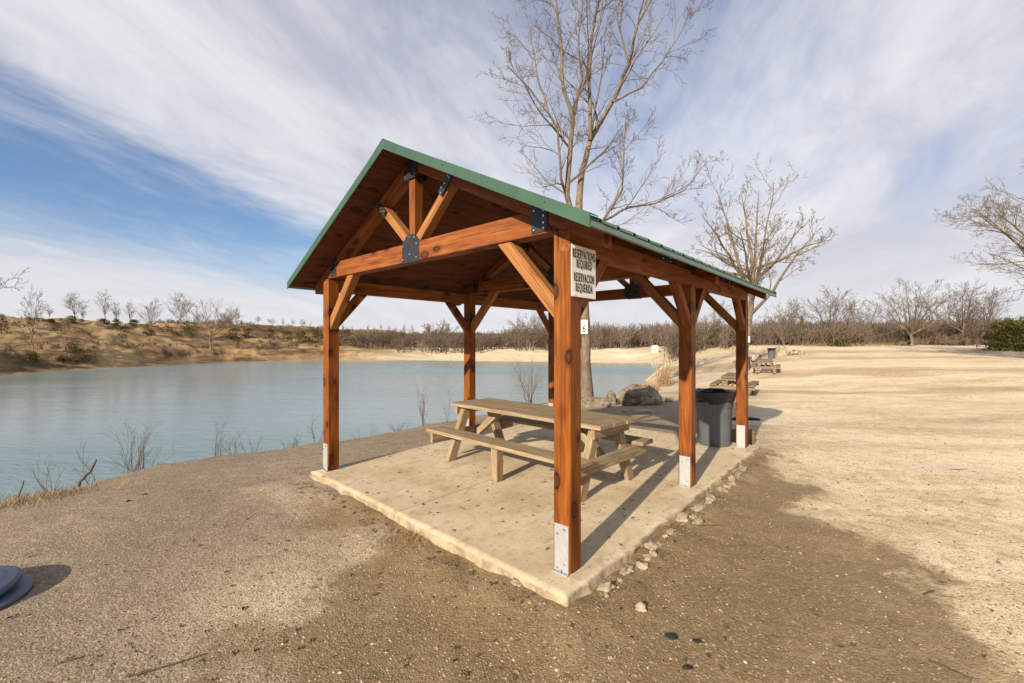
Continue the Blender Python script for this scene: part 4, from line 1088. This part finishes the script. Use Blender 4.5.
# ------------------------------------------------------------------ shore shrubs, sticks, grass
def shrub(px, d, hpx, wpx, n, seed, label, mat='twig', lv=2, name='bare_shrub', rm=.0022, group=None):
    rng = random.Random(seed); x = at(px, d); z = gz(x, d)-.03; h = hpx*d/F; w = wpx*d/F
    if px < 560: h = max(h, up(np.interp(px, [0, 90, 170, 240, 320, 400, 450, 530], [505, 478, 458, 447, 440, 428, 413, 396]) - hpx, d) - z)
    tb = Tubes()
    for i in range(n):
        a = rng.uniform(0, 6.283); k = rng.uniform(.1, 1)
        P = wander(rng, (rng.gauss(0, .05*w), rng.gauss(0, .05*w), 0), (math.cos(a)*k*w/h*1.0, math.sin(a)*k*w/h*1.0, 1), h*rng.uniform(.6, 1.05), 7, .10, .03)
        r = rm*2.2*rng.uniform(.7, 1.3); tb.tube(P, np.linspace(r, rm*.7, 8), 5, rng.random())
        branch_out(rng, tb, P, r, 0, lv, dict(CFG, cnt=[5, 4, 3], len=[.4, .45, .5], rmin=rm*.6, k=[3, 3, 3], seg=[4, 3, 2], curl=.10, lift=.15, ang=(18, 45)))
    o = link(name, tb.mesh(name), M[mat]); o.location = (x, d, z)
    return tag(o, label, 'shrub', group)
shrub(128, 6.95, 58, 40, 9, 1, 'tallest bare shrub at the water edge on the left, with fine upright twigs')
shrub(146, 6.9, 38, 46, 6, 2, 'lower spreading bare shrub touching the right of the tallest left shrub')
shrub(213, 7.5, 36, 34, 6, 3, 'small fan-shaped bare shrub at the water edge between left shrub and left post')
shrub(236, 7.7, 17, 14, 4, 4, 'tiny dark leafy-tipped shrub right of the fan-shaped shrub')
shrub(252, 7.8, 18, 18, 3, 5, 'faint thin shrub next to the tiny dark shrub')
shrub(97, 6.4, 40, 16, 3, 6, 'thin single-stemmed bare shrub left of the tallest left shrub')
shrub(52, 6.1, 30, 22, 4, 7, 'thin bare shrub above the driftwood at far left')
shrub(316, 8.4, 26, 16, 4, 8, 'slim bare shrub immediately left of the left post')
shrub(424, 10.6, 40, 32, 8, 9, 'bare shrub at the water edge midway between left post and back post')
shrub(448, 11.3, 24, 14, 3, 10, 'small thin shrub behind the picnic table bench end')
shrub(398, 10.0, 12, 26, 6, 11, 'low twig tangle left of the midway bare shrub', name='twig_tangle')
shrub(365, 9.3, 14, 40, 6, 12, 'low twig tangle right of the left post', name='twig_tangle')
shrub(290, 8.2, 12, 44, 7, 13, 'low pile of twigs along the bank left of the left post', name='twig_tangle')
shrub(530, 14.3, 40, 40, 7, 14, 'bare shrub behind the picnic table top', rm=.005)
shrub(735, 52, 10, 12, 6, 16, 'small tan shrub out on the sand behind the far post', 'reed', rm=.02)
def reeds(px, d, hpx, wpx, n, seed, label, mat='reed'):
    rng = random.Random(seed); x = at(px, d); z = gz(x, d)-.05; h = hpx*d/F; w = wpx*d/F; tb = Tubes()
    for i in range(n):
        a = rng.uniform(0, 6.28); q = math.sqrt(rng.random())*w/2
        P = wander(rng, (math.cos(a)*q, math.sin(a)*q*.8, 0), (rng.gauss(0, .16), rng.gauss(0, .16), 1), h*rng.uniform(.4, 1.0), 5, .05, .0)
        tb.tube(P, np.linspace(.010, .003, 6), 3, rng.random())
    o = link('reed_clump', tb.mesh('reed_clump'), M[mat]); o.location = (x, d, z); return tag(o, label, 'reeds')
reeds(664, 22, 34, 16, 130, 3, 'tall tan reed clump behind the big boulder beside the middle post')
reeds(651, 19, 14, 18, 90, 4, 'short tan grass clump on the bank just behind the big boulder')
reeds(655, 14.4, 9, 16, 80, 5, 'low tan grass tuft in front of the right side of the big boulder')
reeds(669, 14.8, 8, 8, 50, 6, 'smallest tan grass tuft right of the boulders')
reeds(378, 82, 10, 30, 140, 7, 'wide tan reed bed along the far shore right of the left post')
def sticks():
    rng = random.Random(2)
    for pts, r, lab, d in [([(76, 492), (77, 482), (84, 473), (86, 462)], .022, 'curved dark driftwood branch standing out of the bank at left', 6.0),
                           ([(14, 512), (14, 500), (15, 483)], .012, 'thin upright dead stick in the dry grass at far left', 5.5)]:
        P = [(at(a, d), d + .05*i, up(b, d)) for i, (a, b) in enumerate(pts)]
        P[0] = (P[0][0], P[0][1], min(P[0][2], gz(P[0][0], P[0][1])-.02))
        c = np.array(P[0]); tb = Tubes(); Q = []
        P = np.array(P) - c
        for i in range(len(P)-1):
            for k in (0, 1, 2): Q.append(P[i]+(P[i+1]-P[i])*k/3 + rvec(rng)*.006)
        Q.append(P[-1]); tb.tube(Q, np.linspace(r, r*.5, len(Q)), 7)
        o = link('dead_branch', tb.mesh('dead_branch'), M['twig']); o.location = tuple(c); tag(o, lab, 'branch')
    for (px, py, L, a, lab) in [(712, 527, .30, .1, 'thin dark twig on damp gravel near the right slab edge'), (950, 668, .16, 2.2, 'short twig on gravel at the bottom right'), (72, 655, .10, .4, 'short dark stick on the gravel at the lower left'),
                                (165, 665, .35, .25, 'pale thin twig lying on gravel at the bottom left'), (930, 592, .12, .3, 'short twig on the pale sand at right'), (960, 468, .3, .1, 'dark stick lying on the open pale lot')]:
        x, y = gp(px, py, -.1); tb = Tubes(); Q = wander(rng, (-L/2*math.cos(a), -L/2*math.sin(a), 0), (math.cos(a), math.sin(a), 0), L, 6, .12, 0)
        Q = [np.array([q[0], q[1], .008]) for q in Q]; tb.tube(Q, np.linspace(.006, .003, 7), 5)
        o = link('fallen_twig', tb.mesh('fallen_twig'), M['twig']); o.location = (x, y, gz(x, y)); tag(o, lab, 'twig')
sticks()
def dry_grass():
    rng = np.random.default_rng(9); P = []; H = []
    def patch(x, y, sx, sy, n, h):
        p = rng.normal(0, 1, (n, 2))*np.array([sx, sy])+np.array([x, y]); P.append(p); H.append(h*rng.uniform(.4, 1.1, n))
    x, y = gp(28, 500, -.3); patch(x, y, .32, .22, 520, .16); patch(x-.8, y-.2, .4, .3, 400, .2); patch(x+.6, y+.35, .3, .15, 130, .10)
    x, y = gp(402, 541, -.1); patch(x, y, .10, .06, 260, .07); patch(x+.14, y-.12, .09, .06, 120, .05); patch(x-.1, y+.06, .05, .05, 60, .04)
    for px in range(180, 470, 14):
        d = np.interp(px, [0, 170, 320, 450], [5.6, 7.1, 8.4, 11.4]); patch(at(px, d), d, .3, .15, 26, .09)
    for px, py in [(60, 660), (165, 545), (255, 640), (80, 530), (250, 520), (335, 470), (300, 548), (205, 500), (140, 600), (290, 520), (760, 490), (900, 470), (860, 405), (930, 420), (980, 395)]:
        x, y = gp(px, py); patch(x, y, .05, .04, 14, .035)
    for px in range(560, 690, 8): d = 15.5+(px-560)*.055; patch(at(px, d), d+.4, .35, .3, 30, .16)
    for k in range(26):
        px = 806+k*3.3; d = 57+rng.random()*4; patch(at(px, d), d, .6, .5, 60, .75)
    P = np.concatenate(P); H = np.concatenate(H); n = len(P)
    Z = terrain(P[:, 0], P[:, 1])[0]; ok = Z > WATER; P, H, Z = P[ok], H[ok], Z[ok]; n = len(P)
    b = np.column_stack([P, Z-.005]); a = rng.random(n)*6.283; d = np.stack([np.cos(a), np.sin(a), np.zeros(n)], -1)
    a2 = rng.random(n)*6.283; le = np.stack([np.cos(a2)*.6, np.sin(a2)*.6, np.ones(n)], -1); w = (.0022+.012*H)[:, None]*.6
    m = b+le*(H*.55)[:, None]; le2 = le.copy(); le2[:, 2] *= .55; t = m+le2*(H*.5)[:, None]
    V = np.stack([b-d*w, b+d*w, m+d*w*.7, m-d*w*.7, t+d*w*.2, t-d*w*.2], 1).reshape(-1, 3)
    k = np.arange(n)[:, None]*6; Fc = np.concatenate([k+np.array([0, 1, 2, 3]), k+np.array([3, 2, 4, 5])])
    me = np_mesh('dry_grass', V, Fc, False); fattr(me, 'tint', np.repeat(rng.random(n), 6)); tag(link('dry_grass', me, M['drygrass']), kind='stuff')
dry_grass()
def pebbles():
    rng = np.random.default_rng(12); n = 70000
    d = 1.6+ (rng.random(n)**1.35)*8.5; a = np.radians(rng.uniform(-56, 56, n)); x = d*np.tan(a)*.9; y = d
    th = RZ; lx = (x-.3964)*math.cos(th)+(y-2.9239)*math.sin(th); ly = -(x-.3964)*math.sin(th)+(y-2.9239)*math.cos(th)
    out = (lx < -.27) | (lx > 5.05) | (ly < -.19) | (ly > 3.82)
    Z, sd, _, _ = terrain(x, y); ok = out & (sd > .6); x, y, Z = x[ok], y[ok], Z[ok]; n = len(x)
    s = np.exp(rng.normal(math.log(.0044), .40, n)); s = np.where(rng.random(n) < .008, s*rng.uniform(1.5, 2.4, n), s)
    s = np.minimum(s, .0115)
    base = np.array([(1, 0, 0), (.3, .95, 0), (-.8, .6, 0), (-.8, -.6, 0), (.3, -.95, 0), (.1, 0, .62), (-.3, .3, .5)], float)
    tri = np.array([(0, 1, 5), (1, 6, 5), (1, 2, 6), (2, 3, 6), (3, 5, 6), (3, 4, 5), (4, 0, 5)])
    ro = rng.random(n)*6.283; c, si = np.cos(ro)[:, None], np.sin(ro)[:, None]
    B = base[None]*(1+rng.normal(0, .18, (n, 7, 3))); bx = B[..., 0]*1.25; by = B[..., 1]
    V = np.stack([x[:, None]+s[:, None]*(bx*c-by*si), y[:, None]+s[:, None]*(bx*si+by*c), Z[:, None]+s[:, None]*(B[..., 2]-.05)], -1).reshape(-1, 3)
    Fc = (np.arange(n)[:, None, None]*7+tri[None]).reshape(-1, 3)
    me = np_mesh('gravel', V, Fc, False); 
    fattr(me, 'tint', np.repeat(np.clip(rng.normal(.45, .25, n), 0, 1), 7)); tag(link('gravel', me, M['pebble']), kind='stuff')
pebbles()

def litter():
    rng = np.random.default_rng(31); n = 900
    d = 2.0+(rng.random(n)**1.2)*10; a = np.radians(rng.uniform(-54, 54, n)); x = d*np.tan(a)*.9; y = d
    # more of it blown against the slab's edges and over its top
    m = 420; v = rng.uniform(-.1, 4.9, m); u = rng.uniform(0, 3.7, m); k = rng.random(m)
    u = np.where(k < .25, -.20-np.abs(rng.normal(0, .06, m)), u); v = np.where((k > .25) & (k < .5), -.26-np.abs(rng.normal(0, .07, m)), v)
    x = np.concatenate([x, .3964+v*math.cos(RZ)-u*math.sin(RZ)]); y = np.concatenate([y, 2.9239+v*math.sin(RZ)+u*math.cos(RZ)])
    lx = (x-.3964)*math.cos(RZ)+(y-2.9239)*math.sin(RZ); ly = -(x-.3964)*math.sin(RZ)+(y-2.9239)*math.cos(RZ)
    on = (lx > -.16) & (lx < 4.95) & (ly > -.07) & (ly < 3.68)
    edge = ~on & (lx > -.26) & (lx < 5.05) & (ly > -.19) & (ly < 3.82)
    Z, sd, _, _ = terrain(x, y); Z = np.where(on, .001, Z); ok = (sd > 1.2) & ~edge; x, y, Z = x[ok], y[ok], Z[ok]; n = len(x)
    s = rng.uniform(.006, .017, n)[:, None]; t = rng.random(n)*6.283; e = np.stack([np.cos(t), np.sin(t), rng.normal(0, .15, n)], -1); f = np.stack([-np.sin(t), np.cos(t), rng.normal(0, .15, n)], -1)
    c = np.stack([x, y, Z+.004], -1); h = np.array([0, 0, 1.])*s*rng.uniform(.1, .6, (n, 1))
    V = np.stack([c-e*s*1.6, c+f*s*.6+h, c+e*s*1.6+h*.3, c-f*s*.7+h], 1).reshape(-1, 3)
    me = np_mesh('leaf_litter', V, np.arange(n*4).reshape(-1, 4), False); fattr(me, 'tint', np.repeat(rng.random(n)**1.5, 4)); tag(link('leaf_litter', me, M['litter']), kind='stuff')
litter()

# ------------------------------------------------------------------ camera and view
cam = bpy.data.cameras.new('camera'); co = bpy.data.objects.new('camera', cam); COL.objects.link(co)
co.location = (0, 0, EYE); co.rotation_euler = (R_(90), 0, 0)
cam.lens = F/1024*36; cam.sensor_width = 36; cam.clip_end = 5000; cam.clip_start = .05
scene.camera = co
vs = scene.view_settings; vs.view_transform = 'Standard'; vs.look = 'None'; vs.exposure = .72; vs.gamma = 1
